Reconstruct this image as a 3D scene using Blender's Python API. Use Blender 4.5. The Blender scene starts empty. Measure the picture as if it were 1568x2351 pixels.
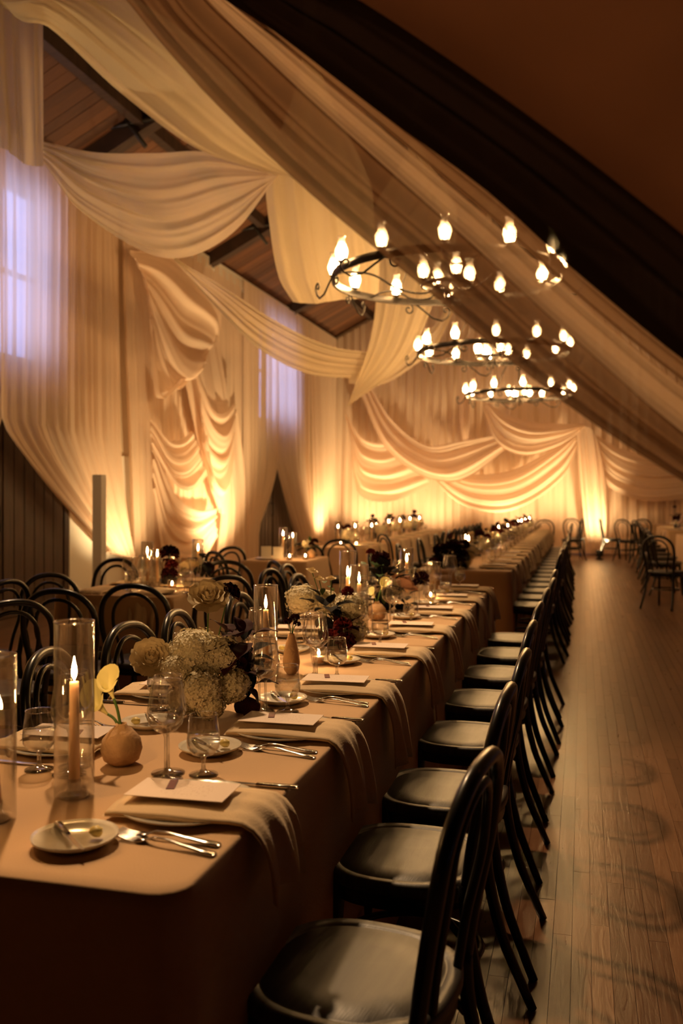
import bpy, math, random
from mathutils import Vector, Matrix, noise
PI = math.pi
R_ = random.Random(7)
C = bpy.context.scene.collection
sc = bpy.context.scene
# ---------------------------------------------------------------- camera, world, exposure
F = 2100.0; CX = 784.0; HY = 1142.0; H = 1.37
TH = math.atan((1338 - 784) / F); c_, s_ = math.cos(TH), math.sin(TH)
cd = bpy.data.cameras.new('camera'); cam = bpy.data.objects.new('camera', cd); C.objects.link(cam)
cam.location = (0, 0, H); cam.rotation_euler = (PI / 2, 0, TH)
cd.sensor_fit = 'VERTICAL'; cd.sensor_height = 36; cd.lens = 36 * F / 2351
cd.shift_y = -(2351 / 2 - HY) / 2351
cd.clip_start = 0.05; cd.clip_end = 200
cd.dof.use_dof = True; cd.dof.focus_distance = 2.7; cd.dof.aperture_fstop = 3.2
sc.camera = cam
w = bpy.data.worlds.new('world'); sc.world = w; w.use_nodes = True
bg = w.node_tree.nodes['Background']; bg.inputs[0].default_value = (0.42, 0.5, 0.95, 1); bg.inputs[1].default_value = 1.1
sc.view_settings.view_transform = 'Standard'; sc.view_settings.look = 'None'
sc.view_settings.gamma = 1; sc.view_settings.use_curve_mapping = False
sc.view_settings.exposure = 2.22
sc.cycles.max_bounces = 9; sc.cycles.diffuse_bounces = 3; sc.cycles.glossy_bounces = 3
sc.cycles.transmission_bounces = 6; sc.cycles.transparent_max_bounces = 24
sc.cycles.sample_clamp_indirect = 4.0; sc.cycles.sample_clamp_direct = 0
sc.cycles.caustics_reflective = False; sc.cycles.caustics_refractive = False
sc.cycles.use_denoising = True
WARM = (1.0, 0.60, 0.26)
BULB_E = 175.0; FLAME_E = 130.0; UP_W = 85.0; PIN_W = 230.0

# ---------------------------------------------------------------- materials
M = {}
def pbr(name, col, rough=0.6, metal=0.0, spec=0.5, coat=0.0, sheen=0.0, noise_s=None, amt=0.15, bump=0.0, bscale=None, alpha_stretch=None, trans=0.0, ior=1.45, sss=0):
    m = bpy.data.materials.new(name); m.use_nodes = True; nt = m.node_tree
    b = nt.nodes['Principled BSDF']
    b.inputs['Base Color'].default_value = (*col, 1); b.inputs['Roughness'].default_value = rough
    b.inputs['Metallic'].default_value = metal; b.inputs['Specular IOR Level'].default_value = spec
    b.inputs['Coat Weight'].default_value = coat; b.inputs['Sheen Weight'].default_value = sheen
    b.inputs['Transmission Weight'].default_value = trans; b.inputs['IOR'].default_value = ior
    if sss: b.inputs['Subsurface Weight'].default_value = sss; b.inputs['Subsurface Radius'].default_value = (.02, .01, .005)
    if noise_s or bump:
        tc = nt.nodes.new('ShaderNodeTexCoord'); mp = nt.nodes.new('ShaderNodeMapping')
        nt.links.new(tc.outputs['Object'], mp.inputs[0])
        if alpha_stretch: mp.inputs['Scale'].default_value = alpha_stretch
    if noise_s:
        n = nt.nodes.new('ShaderNodeTexNoise'); n.inputs['Scale'].default_value = noise_s; n.inputs['Detail'].default_value = 5
        nt.links.new(mp.outputs[0], n.inputs[0])
        r = nt.nodes.new('ShaderNodeValToRGB')
        r.color_ramp.elements[0].position = .3; r.color_ramp.elements[1].position = .7
        r.color_ramp.elements[0].color = (*[c * (1 - amt) for c in col], 1); r.color_ramp.elements[1].color = (*[min(1, c * (1 + amt)) for c in col], 1)
        nt.links.new(n.outputs[0], r.inputs[0]); nt.links.new(r.outputs[0], b.inputs['Base Color'])
    if bump:
        n2 = nt.nodes.new('ShaderNodeTexNoise'); n2.inputs['Scale'].default_value = bscale or 50; n2.inputs['Detail'].default_value = 4
        nt.links.new(mp.outputs[0], n2.inputs[0])
        bp = nt.nodes.new('ShaderNodeBump'); bp.inputs['Strength'].default_value = bump; bp.inputs['Distance'].default_value = .01
        nt.links.new(n2.outputs[0], bp.inputs['Height']); nt.links.new(bp.outputs[0], b.inputs['Normal'])
    M[name] = m; return m
def sheer(name, col, transp, transl, stripe=None):
    """thin cloth: diffuse + translucent + a constant share of see-through weave"""
    m = bpy.data.materials.new(name); m.use_nodes = True; nt = m.node_tree; nt.nodes.clear()
    o = nt.nodes.new('ShaderNodeOutputMaterial'); d = nt.nodes.new('ShaderNodeBsdfDiffuse'); t = nt.nodes.new('ShaderNodeBsdfTranslucent')
    p = nt.nodes.new('ShaderNodeBsdfTransparent'); a = nt.nodes.new('ShaderNodeMixShader'); b = nt.nodes.new('ShaderNodeMixShader')
    d.inputs[0].default_value = (*col, 1); t.inputs[0].default_value = (*col, 1)
    n = nt.nodes.new('ShaderNodeTexNoise'); tc = nt.nodes.new('ShaderNodeTexCoord'); mp = nt.nodes.new('ShaderNodeMapping')
    nt.links.new(tc.outputs['Object'], mp.inputs[0]); nt.links.new(mp.outputs[0], n.inputs[0]); n.inputs['Scale'].default_value = 60
    bp = nt.nodes.new('ShaderNodeBump'); bp.inputs['Strength'].default_value = .15; bp.inputs['Distance'].default_value = .003
    nt.links.new(n.outputs[0], bp.inputs['Height']); nt.links.new(bp.outputs[0], d.inputs['Normal'])
    a.inputs[0].default_value = transl; b.inputs[0].default_value = transp
    nt.links.new(d.outputs[0], a.inputs[1]); nt.links.new(t.outputs[0], a.inputs[2])
    nt.links.new(a.outputs[0], b.inputs[1]); nt.links.new(p.outputs[0], b.inputs[2]); nt.links.new(b.outputs[0], o.inputs[0])
    M[name] = m; return m
def thinglass(name, tint=(1, 1, 1), base=.04, power=3.0, rough=.02):
    m = bpy.data.materials.new(name); m.use_nodes = True; nt = m.node_tree; nt.nodes.clear()
    o = nt.nodes.new('ShaderNodeOutputMaterial'); g = nt.nodes.new('ShaderNodeBsdfGlossy'); t = nt.nodes.new('ShaderNodeBsdfTransparent')
    g.inputs['Roughness'].default_value = rough; t.inputs[0].default_value = (*tint, 1)
    lw = nt.nodes.new('ShaderNodeLayerWeight'); lw.inputs[0].default_value = .5
    pw = nt.nodes.new('ShaderNodeMath'); pw.operation = 'POWER'; pw.inputs[1].default_value = power
    ad = nt.nodes.new('ShaderNodeMath'); ad.operation = 'MULTIPLY_ADD'; ad.inputs[1].default_value = .75; ad.inputs[2].default_value = base
    nt.links.new(lw.outputs['Facing'], pw.inputs[0]); nt.links.new(pw.outputs[0], ad.inputs[0])
    mx = nt.nodes.new('ShaderNodeMixShader'); nt.links.new(ad.outputs[0], mx.inputs[0])
    nt.links.new(t.outputs[0], mx.inputs[1]); nt.links.new(g.outputs[0], mx.inputs[2]); nt.links.new(mx.outputs[0], o.inputs[0])
    M[name] = m; return m
def emit(name, col, s):
    m = bpy.data.materials.new(name); m.use_nodes = True; nt = m.node_tree; nt.nodes.clear()
    o = nt.nodes.new('ShaderNodeOutputMaterial'); e = nt.nodes.new('ShaderNodeEmission'); e.inputs[0].default_value = (*col, 1); e.inputs[1].default_value = s
    nt.links.new(e.outputs[0], o.inputs[0]); M[name] = m; return m
pbr('tablecloth', (.62, .395, .215), .85, sheen=.2, noise_s=3, amt=.05, bump=.12, bscale=260)
pbr('napkin', (.72, .54, .34), .9, sheen=.2, noise_s=6, amt=.06, bump=.15, bscale=220)
sheer('sheer_wall', (.90, .70, .53), .10, .42)
sheer('sheer_swag', (.88, .76, .55), .10, .45)
sheer('sheer_light', (.86, .74, .56), .30, .45)
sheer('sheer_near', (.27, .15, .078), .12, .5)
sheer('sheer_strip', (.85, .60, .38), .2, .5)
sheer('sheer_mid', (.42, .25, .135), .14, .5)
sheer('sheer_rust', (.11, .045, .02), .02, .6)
sheer('sheer_shaded_fold', (.03, .016, .011), .01, .3)  # unlit fold of the near drape: its shade is put into the near-black colour
pbr('black_wood', (.004, .0038, .0035), .3, spec=.4, coat=.12, noise_s=8, amt=.3)
pbr('seat_wood', (.028, .026, .024), .46, spec=.9, noise_s=7, amt=.5, alpha_stretch=(1, 9, 1), bump=.06, bscale=30)
pbr('white_plate', (.72, .66, .56), .18, coat=.4)
pbr('menu_card', (.80, .66, .58), .7)
pbr('menu_tag', (.13, .012, .012), .6)
pbr('steel', (.75, .72, .68), .16, metal=1)
pbr('butter', (.75, .58, .18), .45)
pbr('candle_wax', (.78, .50, .30), .5, sss=.4)
pbr('clay_vase', (.52, .33, .19), .85, noise_s=30, amt=.15, bump=.3, bscale=120)
pbr('dark_vase', (.02, .016, .014), .4)
pbr('hydrangea_white', (.88, .80, .58), .8, noise_s=40, amt=.1)
pbr('rose_cream', (.80, .66, .42), .7)
pbr('rose_blush', (.75, .45, .32), .7)
pbr('calla', (.85, .80, .38), .45)
pbr('burgundy', (.04, .004, .006), .75, spec=.2, noise_s=20, amt=.4)
pbr('burgundy_bright', (.16, .012, .012), .6, noise_s=30, amt=.4)
pbr('dark_leaf', (.010, .009, .008), .75, spec=.2, noise_s=12, amt=.5)
pbr('green_leaf', (.05, .10, .03), .5, noise_s=12, amt=.4)
pbr('green_stem', (.07, .15, .03), .5)
pbr('iron', (.035, .03, .026), .45, metal=.6, noise_s=20, amt=.3)
pbr('plaster', (.62, .50, .36), .9, noise_s=2, amt=.06)
pbr('white_paint', (.72, .66, .56), .7)
pbr('door_wood', (.04, .019, .01), .45, noise_s=4, amt=.4, alpha_stretch=(6, 6, .6))
pbr('beam_wood', (.04, .02, .011), .7, noise_s=4, amt=.4, alpha_stretch=(.8, 5, .8), bump=.2, bscale=25)
pbr('gray_plastic', (.5, .46, .42), .5)
pbr('fixture_black', (.01, .01, .01), .4)
thinglass('glass_thin', (.97, .965, .95), base=.11, power=2.0, rough=.035); thinglass('glass_rim', base=.35, power=1.2, rough=.08); thinglass('water', (.97, .96, .93), base=.12, power=2)
thinglass('chimney_glass', (1, .97, .92), base=.28, power=1.2, rough=.25); thinglass('pane_glass', (.9, .93, 1), base=.05, power=4)
thinglass('glass_solid', (.95, .94, .92), base=.2, power=1.3, rough=.06)
nt = M['chimney_glass'].node_tree; o_ = nt.nodes['Material Output']; prev = o_.inputs[0].links[0].from_socket   # faint seeded body that catches the lamp's light
tr = nt.nodes.new('ShaderNodeBsdfTranslucent'); tr.inputs[0].default_value = (.9, .85, .78, 1); mm = nt.nodes.new('ShaderNodeMixShader'); mm.inputs[0].default_value = .2
nt.links.new(prev, mm.inputs[1]); nt.links.new(tr.outputs[0], mm.inputs[2]); nt.links.new(mm.outputs[0], o_.inputs[0])
emit('bulb', (1, .58, .23), BULB_E); emit('flame', (1, .52, .17), FLAME_E); emit('votive_glow', (1, .6, .25), 22); emit('uplight_lens', (1, .72, .36), 30)
# wood for boards: tone attribute gives each board its own colour
def board(name, c1, c2, rough, stretch, bump=.15, spec=.5, rvar=.1):
    m = bpy.data.materials.new(name); m.use_nodes = True; nt = m.node_tree; b = nt.nodes['Principled BSDF']
    at_ = nt.nodes.new('ShaderNodeAttribute'); at_.attribute_name = 'tone'
    tc = nt.nodes.new('ShaderNodeNewGeometry'); mp = nt.nodes.new('ShaderNodeMapping'); mp.inputs['Scale'].default_value = stretch
    nt.links.new(tc.outputs['Position'], mp.inputs[0])
    n = nt.nodes.new('ShaderNodeTexNoise'); n.inputs['Scale'].default_value = 5; n.inputs['Detail'].default_value = 6; n.inputs['Distortion'].default_value = 1.5
    nt.links.new(mp.outputs[0], n.inputs[0])
    mx = nt.nodes.new('ShaderNodeMath'); mx.operation = 'MULTIPLY_ADD'; mx.inputs[1].default_value = .55
    nt.links.new(n.outputs[0], mx.inputs[0]); nt.links.new(at_.outputs['Fac'], mx.inputs[2])
    r = nt.nodes.new('ShaderNodeValToRGB'); r.color_ramp.elements[0].position = .15; r.color_ramp.elements[1].position = .85
    r.color_ramp.elements[0].color = (*c1, 1); r.color_ramp.elements[1].color = (*c2, 1)
    nt.links.new(mx.outputs[0], r.inputs[0]); nt.links.new(r.outputs[0], b.inputs['Base Color'])
    rr = nt.nodes.new('ShaderNodeMath'); rr.operation = 'MULTIPLY_ADD'; rr.inputs[1].default_value = rvar; rr.inputs[2].default_value = rough
    nt.links.new(n.outputs[0], rr.inputs[0]); nt.links.new(rr.outputs[0], b.inputs['Roughness'])
    bp = nt.nodes.new('ShaderNodeBump'); bp.inputs['Strength'].default_value = bump; bp.inputs['Distance'].default_value = .004
    nt.links.new(n.outputs[0], bp.inputs['Height']); nt.links.new(bp.outputs[0], b.inputs['Normal'])
    b.inputs['Specular IOR Level'].default_value = spec
    M[name] = m
board('floor_wood', (.075, .033, .016), (.19, .095, .048), .24, (9, .9, 1), .2, .6, .12)
board('roof_wood', (.04, .015, .006), (.15, .055, .018), .7, (.7, 8, .7), .2)
# menu card print: faint scribbled lines on the card
def menu_print():
    nt = M['menu_card'].node_tree; b = nt.nodes['Principled BSDF']
    tc = nt.nodes.new('ShaderNodeTexCoord'); mp = nt.nodes.new('ShaderNodeMapping'); mp.inputs['Scale'].default_value = (90, 260, 1)
    n = nt.nodes.new('ShaderNodeTexNoise'); n.inputs['Scale'].default_value = 1; n.inputs['Detail'].default_value = 3
    sep = nt.nodes.new('ShaderNodeSeparateXYZ'); nt.links.new(tc.outputs['Object'], sep.inputs[0]); nt.links.new(tc.outputs['Object'], mp.inputs[0]); nt.links.new(mp.outputs[0], n.inputs[0])
    def chain(op, a, bb):
        q = nt.nodes.new('ShaderNodeMath'); q.operation = op
        for i, v in ((0, a), (1, bb)):
            if isinstance(v, (int, float)): q.inputs[i].default_value = v
            else: nt.links.new(v, q.inputs[i])
        return q.outputs[0]
    inx = chain('LESS_THAN', chain('ABSOLUTE', sep.outputs[0], 0), .035)
    iny = chain('LESS_THAN', chain('ABSOLUTE', chain('SUBTRACT', sep.outputs[1], -.01), 0), .05)
    k = chain('MULTIPLY', chain('MULTIPLY', inx, iny), chain('GREATER_THAN', n.outputs[0], .56))
    mx = nt.nodes.new('ShaderNodeMix'); mx.data_type = 'RGBA'; nt.links.new(k, mx.inputs['Factor'])
    mx.inputs['A'].default_value = (.80, .66, .58, 1); mx.inputs['B'].default_value = (.72, .58, .50, 1)
    nt.links.new(mx.outputs['Result'], b.inputs['Base Color'])
menu_print()

# ---------------------------------------------------------------- mesh helpers
class MB:
    def __init__(s): s.v = []; s.f = []; s.t = []
    def quad_box(s, lo, hi, mat=None, tone=0.5):
        i = len(s.v)
        P = [(x, y, z) for z in (lo[2], hi[2]) for y in (lo[1], hi[1]) for x in (lo[0], hi[0])]
        if mat is not None: P = [tuple(mat @ Vector(p)) for p in P]
        s.v += P
        s.f += [(i, i+2, i+3, i+1), (i+4, i+5, i+7, i+6), (i, i+1, i+5, i+4), (i+2, i+6, i+7, i+3), (i, i+4, i+6, i+2), (i+1, i+3, i+7, i+5)]
        s.t += [tone] * 6; return s
    def tube(s, path, rad, n=8, closed=False, flat=1.0, cap=True):
        P = [Vector(p) for p in path]; m = len(P); i0 = len(s.v)
        up = Vector((0, 0, 1)); prev = None
        for k, p in enumerate(P):
            if closed: t = P[(k+1) % m] - P[k-1]
            else: t = P[min(k+1, m-1)] - P[max(k-1, 0)]
            if t.length < 1e-9: t = Vector((0, 0, 1))
            t.normalize()
            if prev is None:
                a = up if abs(t.z) < .95 else Vector((1, 0, 0)); x = t.cross(a).normalized()
            else:
                x = prev - t * prev.dot(t)
                if x.length < 1e-6: x = t.orthogonal()
                x.normalize()
            prev = x; y = t.cross(x)
            r = rad[k] if isinstance(rad, (list, tuple)) else rad
            for j in range(n):
                a = 2*PI*j/n; s.v.append(tuple(p + x*math.cos(a)*r + y*math.sin(a)*r*flat))
        mm = m if closed else m-1
        for k in range(mm):
            for j in range(n):
                a = i0 + k*n + j; b = i0 + k*n + (j+1) % n; c = i0 + ((k+1) % m)*n + (j+1) % n; d = i0 + ((k+1) % m)*n + j
                s.f.append((a, b, c, d)); s.t.append(.5)
        if cap and not closed:
            s.f.append(tuple(i0 + j for j in range(n))[::-1]); s.f.append(tuple(i0 + (m-1)*n + j for j in range(n))); s.t += [.5, .5]
        return s
    def lathe(s, prof, n=16, org=(0, 0, 0), closed_bottom=False, closed_top=False, sx=1, sy=1):
        i0 = len(s.v)
        for r, z in prof:
            for j in range(n):
                a = 2*PI*j/n; s.v.append((org[0] + r*math.cos(a)*sx, org[1] + r*math.sin(a)*sy, org[2] + z))
        for k in range(len(prof)-1):
            for j in range(n):
                s.f.append((i0+k*n+j, i0+k*n+(j+1) % n, i0+(k+1)*n+(j+1) % n, i0+(k+1)*n+j)); s.t.append(.5)
        if closed_bottom: s.f.append(tuple(i0+j for j in range(n))[::-1]); s.t.append(.5)
        if closed_top: s.f.append(tuple(i0+(len(prof)-1)*n+j for j in range(n))); s.t.append(.5)
        return s
    def grid(s, G, wrap=False):
        i0 = len(s.v); nv = len(G); nu = len(G[0])
        for row in G: s.v += [tuple(p) for p in row]
        for a in range(nv-1):
            for b in range(nu - (0 if wrap else 1)):
                b2 = (b+1) % nu
                s.f.append((i0+a*nu+b, i0+a*nu+b2, i0+(a+1)*nu+b2, i0+(a+1)*nu+b)); s.t.append(.5)
        return s
    def ball(s, ctr, r, n=10, m=7, jit=0, seed=0, sq=(1, 1, 1)):
        rr = random.Random(seed); i0 = len(s.v)
        G = []
        for k in range(m+1):
            th = PI*k/m; row = []
            for j in range(n):
                a = 2*PI*j/n; q = r*(1 + jit*rr.uniform(-1, 1))
                row.append((ctr[0]+q*math.sin(th)*math.cos(a)*sq[0], ctr[1]+q*math.sin(th)*math.sin(a)*sq[1], ctr[2]+q*math.cos(th)*sq[2]))
            G.append(row)
        return s.grid(G, True)
    def mesh(s, name, mat, smooth=True, tone=False):
        me = bpy.data.meshes.new(name); me.from_pydata(s.v, [], s.f)
        if smooth: me.polygons.foreach_set('use_smooth', [True]*len(me.polygons))
        if tone:
            at_ = me.attributes.new('tone', 'FLOAT', 'FACE'); at_.data.foreach_set('value', s.t)
        me.materials.append(M[mat]); me.update(); return me
    def build(s, name, mat, parent=None, smooth=True, tone=False, loc=None):
        return link(name, s.mesh(name, mat, smooth, tone), parent, loc)
def link(name, me, parent=None, loc=None, rot=None, scale=None):
    o = bpy.data.objects.new(name, me); C.objects.link(o)
    if parent: o.parent = parent
    if loc: o.location = loc
    if rot: o.rotation_euler = rot
    if scale: o.scale = scale
    return o
def tag(o, label=None, cat=None, group=None, kind=None):
    if label: o['label'] = label
    if cat: o['category'] = cat
    if group: o['group'] = group
    if kind: o['kind'] = kind
    return o
def thing(name, label, cat, loc=(0, 0, 0), rz=0, group=None):
    o = bpy.data.objects.new(name, None); C.objects.link(o); o.location = loc; o.rotation_euler = (0, 0, rz); o.empty_display_size = .05
    return tag(o, label, cat, group)
def struct(name, mb, mat, label=None, smooth=False, tone=False, parent=None):
    o = mb.build(name, mat, parent, smooth, tone)
    if not parent: tag(o, label, name.split('_')[0], kind='structure')
    return o
KIDS = {}
def kids(o):
    k = KIDS.get(o.name)
    if k is None: k = [x for x in C.objects if x.parent == o]; KIDS[o.name] = k
    return k
def dup(root, loc, rz, label, group=None, cat=None, scale=None):
    def cp(o, par):
        n = o.copy(); C.objects.link(n); n.parent = par
        for k in kids(o): cp(k, n)
        return n
    r = cp(root, None); r.location = loc; r.rotation_euler = (0, 0, rz); r['label'] = label
    if cat: r['category'] = cat
    if group: r['group'] = group
    elif 'group' in r: del r['group']
    if scale: r.scale = scale if isinstance(scale, tuple) else (scale,)*3
    return r
protos = {}; placed = set()
def put(kind, loc, rz, label, group=None, scale=None):
    """first call of a kind moves the prototype itself, later calls copy it"""
    p = protos[kind]
    if not kind in placed:
        placed.add(kind); p.location = loc; p.rotation_euler = (0, 0, rz); p['label'] = label
        if group: p['group'] = group
        if scale: p.scale = scale if isinstance(scale, tuple) else (scale,)*3
        return p
    r = dup(p, loc, rz, label, group, None, scale)
    if not scale: r.scale = (1, 1, 1)
    return r
# ---------------------------------------------------------------- geometry of the view: pixel -> point on a plane
def ray(px): r = (px - CX)/F; return (r*c_ - s_), (r*s_ + c_)
def pY(px, py, Y): a, b = ray(px); d = Y/b; return Vector((a*d, Y, H - (py-HY)/F*d))
def pX(px, py, X): a, b = ray(px); d = X/a; return Vector((X, b*d, H - (py-HY)/F*d))
def pZ(px, py, z): a, b = ray(px); d = F*(H-z)/(py-HY); return Vector((a*d, b*d, z))
def catmull(P, n):
    P = [Vector(p) for p in P]
    if len(P) == 1: return [P[0].copy() for _ in range(n)]
    out = []; m = len(P)-1
    L = [0]
    for i in range(m): L.append(L[-1] + max(1e-6, (P[i+1]-P[i]).length))
    for k in range(n):
        t = L[-1]*k/(n-1); i = 0
        while i < m-1 and t > L[i+1]: i += 1
        h = L[i+1]-L[i]; u = (t-L[i])/h; p1 = P[i]; p2 = P[i+1]
        m1 = (P[i+1]-P[i-1])/(L[i+1]-L[i-1]) if i > 0 else (p2-p1)/h
        m2 = (P[i+2]-P[i])/(L[i+2]-L[i]) if i+2 <= m else (p2-p1)/h
        out.append(p1*(2*u**3-3*u*u+1) + m1*h*(u**3-2*u*u+u) + p2*(3*u*u-2*u**3) + m2*h*(u**3-u*u))
    return out
def drape(rows, nu, nv, folds, amp, nrm, seed=0, taper=True, sharp=1.0):
    """rows: polylines; u runs along a row, v across the rows; folds run along u"""
    rr = random.Random(seed)
    A = [catmull(r, nu) for r in rows]
    cols = [catmull([a[i] for a in A], nv) if len(A) > 1 else None for i in range(nu)]
    nrm = Vector(nrm).normalized()
    ph = [rr.uniform(0, 6.28) for _ in range(5)]; fr = [folds, folds*1.73+.3, folds*.47, folds*3.1]
    G = []
    for j in range(nv):
        v = j/(nv-1); row = []
        for i in range(nu):
            u = i/(nu-1)
            k = math.sin(2*PI*fr[0]*v + ph[0] + .5*math.sin(3*u+ph[4])) * .55 + math.sin(2*PI*fr[1]*v + ph[1] + .8*u)*.28 + math.sin(2*PI*fr[2]*v + ph[2])*.35 + math.sin(2*PI*fr[3]*v + ph[3] - u)*.12
            k = math.copysign(abs(k)**sharp, k)
            tp = (.35 + .65*math.sin(PI*u)) if taper is True else (taper(u) if taper else 1)
            row.append(cols[i][j] + nrm*(amp*k*tp))
        G.append(row)
    return MB().grid(G)
def drape_thing(name, label, rows, nu, nv, folds, amp, nrm, mat, seed=0, taper=True, cat='drape', group=None, sharp=1.0):
    o = drape(rows, nu, nv, folds, amp, nrm, seed, taper, sharp).build(name, mat)
    return tag(o, label, cat, group)

# ================================================================ ROOM SHELL
XL, XR, YB, Y0, ZT = -6.3, 4.1, 23.0, -3.0, 5.5
RX = -1.1; SL = .5; ZR = ZT + (RX-XL)*SL
DOORS = [(7.55, 10.15), (16.7, 19.4)]; WINS = [(7.9, 9.8), (17.3, 19.4)]
fl = struct('floor', MB().quad_box((XL, Y0, -.06), (XR, YB, -.012)), 'beam_wood', 'dark oak strip floor of the hall with a glossy aisle')
# boards: 300 nearest in the aisle are parts, the rest one joined part
bw_, nvar = .0575, 14
variants = []
for k in range(nvar):
    L = .55 + .075*k
    mb = MB().quad_box((0, 0, -.012), (bw_-.0012, L-.0015, 0), tone=R_.uniform(.0, .55)); variants.append((L, mb.mesh('floor_plank', 'floor_wood', False, True)))
cand = []; rest = MB(); ri = random.Random(3)
x = XL; nrow = int((XR-XL)/bw_)
for i in range(nrow):
    x = XL + i*bw_; y = Y0 - ri.uniform(0, .6)
    while y < YB:
        k = ri.randrange(nvar); L = variants[k][0]
        vis = (-.45 < x < 1.75 and 2.2 < y + L/2 < 14)
        if vis:
            d = (y+L/2)*c_ - x*s_; rx = (x*c_ + (y+L/2)*s_)/d*F + CX
            vis = rx < 1640
        if vis: cand.append((y + L/2, x, y, k))
        else: rest.quad_box((x, max(Y0, y), -.012), (x+bw_-.0012, min(YB, y+L-.0015), 0), tone=ri.uniform(0, .55))
        y += L
cand.sort()
for n, (q, x, y, k) in enumerate(cand):
    if n < 298: link('floor_plank', variants[k][1], fl, (x, y, 0))
    else:
        L = variants[k][0]; rest.quad_box((x, y, -.012), (x+bw_-.0012, y+L-.0015, 0), tone=ri.uniform(0, .55))
o = rest.build('far_planks', 'floor_wood', fl, False, True); o['kind'] = 'stuff'
# left wall with window openings
mb = MB(); yy = Y0
for (a, b) in WINS:
    mb.quad_box((XL-.25, yy, 0), (XL, a, ZT)); mb.quad_box((XL-.25, a, 0), (XL, b, 2.95)); mb.quad_box((XL-.25, a, 5.0), (XL, b, ZT)); yy = b
mb.quad_box((XL-.25, yy, 0), (XL, YB, ZT))
struct('wall_left', mb, 'plaster', 'tan plaster wall behind the long left-hand curtains')
struct('wall_right', MB().quad_box((XR, Y0, 0), (XR+.25, YB, ZT)), 'beam_wood', 'dark timber wall on the right of the hall')
def gable(y0, y1):
    m = MB(); i = 0
    P = [(XL-.25, 0), (XR+.25, 0), (XR+.25, ZT), (RX, ZR), (XL-.25, ZT)]
    m.v = [(x, y0, z) for x, z in P] + [(x, y1, z) for x, z in P]
    m.f = [(0, 1, 2, 3, 4), (9, 8, 7, 6, 5)] + [(k, k+5, (k+1) % 5+5, (k+1) % 5) for k in range(5)]; m.t = [.5]*7
    return m
struct('wall_back', gable(YB, YB+.25), 'plaster', 'tan gable wall at the far end of the hall')
struct('wall_front', gable(Y0-.25, Y0), 'beam_wood', 'dark timber gable wall behind the camera')
# roof: boards on the left slope are parts, over a closed deck
mb = MB()
nrmL = Vector((-SL, 0, 1)).normalized()
def slope_slab(m, x0, x1, y0, y1, off, th, sgn, tone=.5):
    zz = lambda x: (ZT + (x-XL)*SL) if sgn < 0 else (ZT + (XR-x)*SL)
    i = len(m.v)
    for dz in (off, off+th):
        for (x, y) in ((x0, y0), (x1, y0), (x1, y1), (x0, y1)): m.v.append((x, y, zz(x)+dz))
    m.f += [(i, i+1, i+2, i+3), (i+7, i+6, i+5, i+4)] + [(i+k, i+4+k, i+4+(k+1) % 4, i+(k+1) % 4) for k in range(4)]; m.t += [tone]*6
slope_slab(mb, XL-.3, RX, Y0-.3, YB+.3, .03, .15, -1); slope_slab(mb, RX, XR+.3, Y0-.3, YB+.3, .03, .15, 1)
ceil = struct('ceiling', mb, 'beam_wood', 'dark pitched timber roof of brown boards')
rv = []
for k in range(8):
    m = MB(); slope_slab(m, XL, RX, 0, .172, 0, .028, -1, tone=R_.uniform(.05, .6)); rv.append(m.mesh('roof_board', 'roof_wood', False, True))
for i in range(int((YB-5.0)/.18)):
    link('roof_board', rv[R_.randrange(8)], ceil, (0, 5.0+i*.18, R_.uniform(-.006, 0)))
m = MB()
for i in range(int((YB-Y0)/.18)): slope_slab(m, RX, XR, Y0+i*.18, Y0+i*.18+.172, 0, .028, 1, tone=R_.uniform(.05, .6))
m.build('roof_boarding', 'roof_wood', ceil, False, True)['kind'] = 'stuff'
# trusses: rafter pair, post and iron cross braces
for n, Yt in enumerate((1.4, 5.8, 10.2, 14.6, 19.0)):
    m = MB(); slope_slab(m, XL, RX, Yt-.09, Yt+.09, -.24, .24, -1); slope_slab(m, RX, XR, Yt-.09, Yt+.09, -.24, .24, 1)
    t = m.build('trim_%d' % (n+2), 'beam_wood', None, False); tag(t, 'dark timber rafter pair with iron cross braces, %s from the near end' % ['first', 'second', 'third', 'fourth', 'fifth'][n], 'trim', kind='structure')
    for (pa, pb) in (((188, 318), (400, 272)), ((262, 232), (345, 345))):
        a_, b_ = pY(*pa, 10.2), pY(*pb, 10.2)
        MB().tube([(a_.x, Yt-.12, a_.z), (b_.x, Yt-.12, b_.z)], .03, 6).build('iron_brace', 'iron', t)
for n, Xp in enumerate((-5.2, -4.1, -3.0, -1.9)):
    m = MB(); zz = ZT + (Xp-XL)*SL
    m.quad_box((Xp-.06, Y0, zz-.16), (Xp+.06, YB, zz-.0)); o = m.build('purlin', 'beam_wood', ceil, False)
MB().quad_box((RX-.1, Y0, ZR-.3), (RX+.1, YB, ZR-.02)).build('ridge_beam', 'beam_wood', ceil, False)
struct('trim_1', MB().quad_box((XL, Y0, ZT-.22), (XL+.14, YB, ZT-.02)), 'white_paint', 'white ledge running along the top of the left wall')
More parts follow.
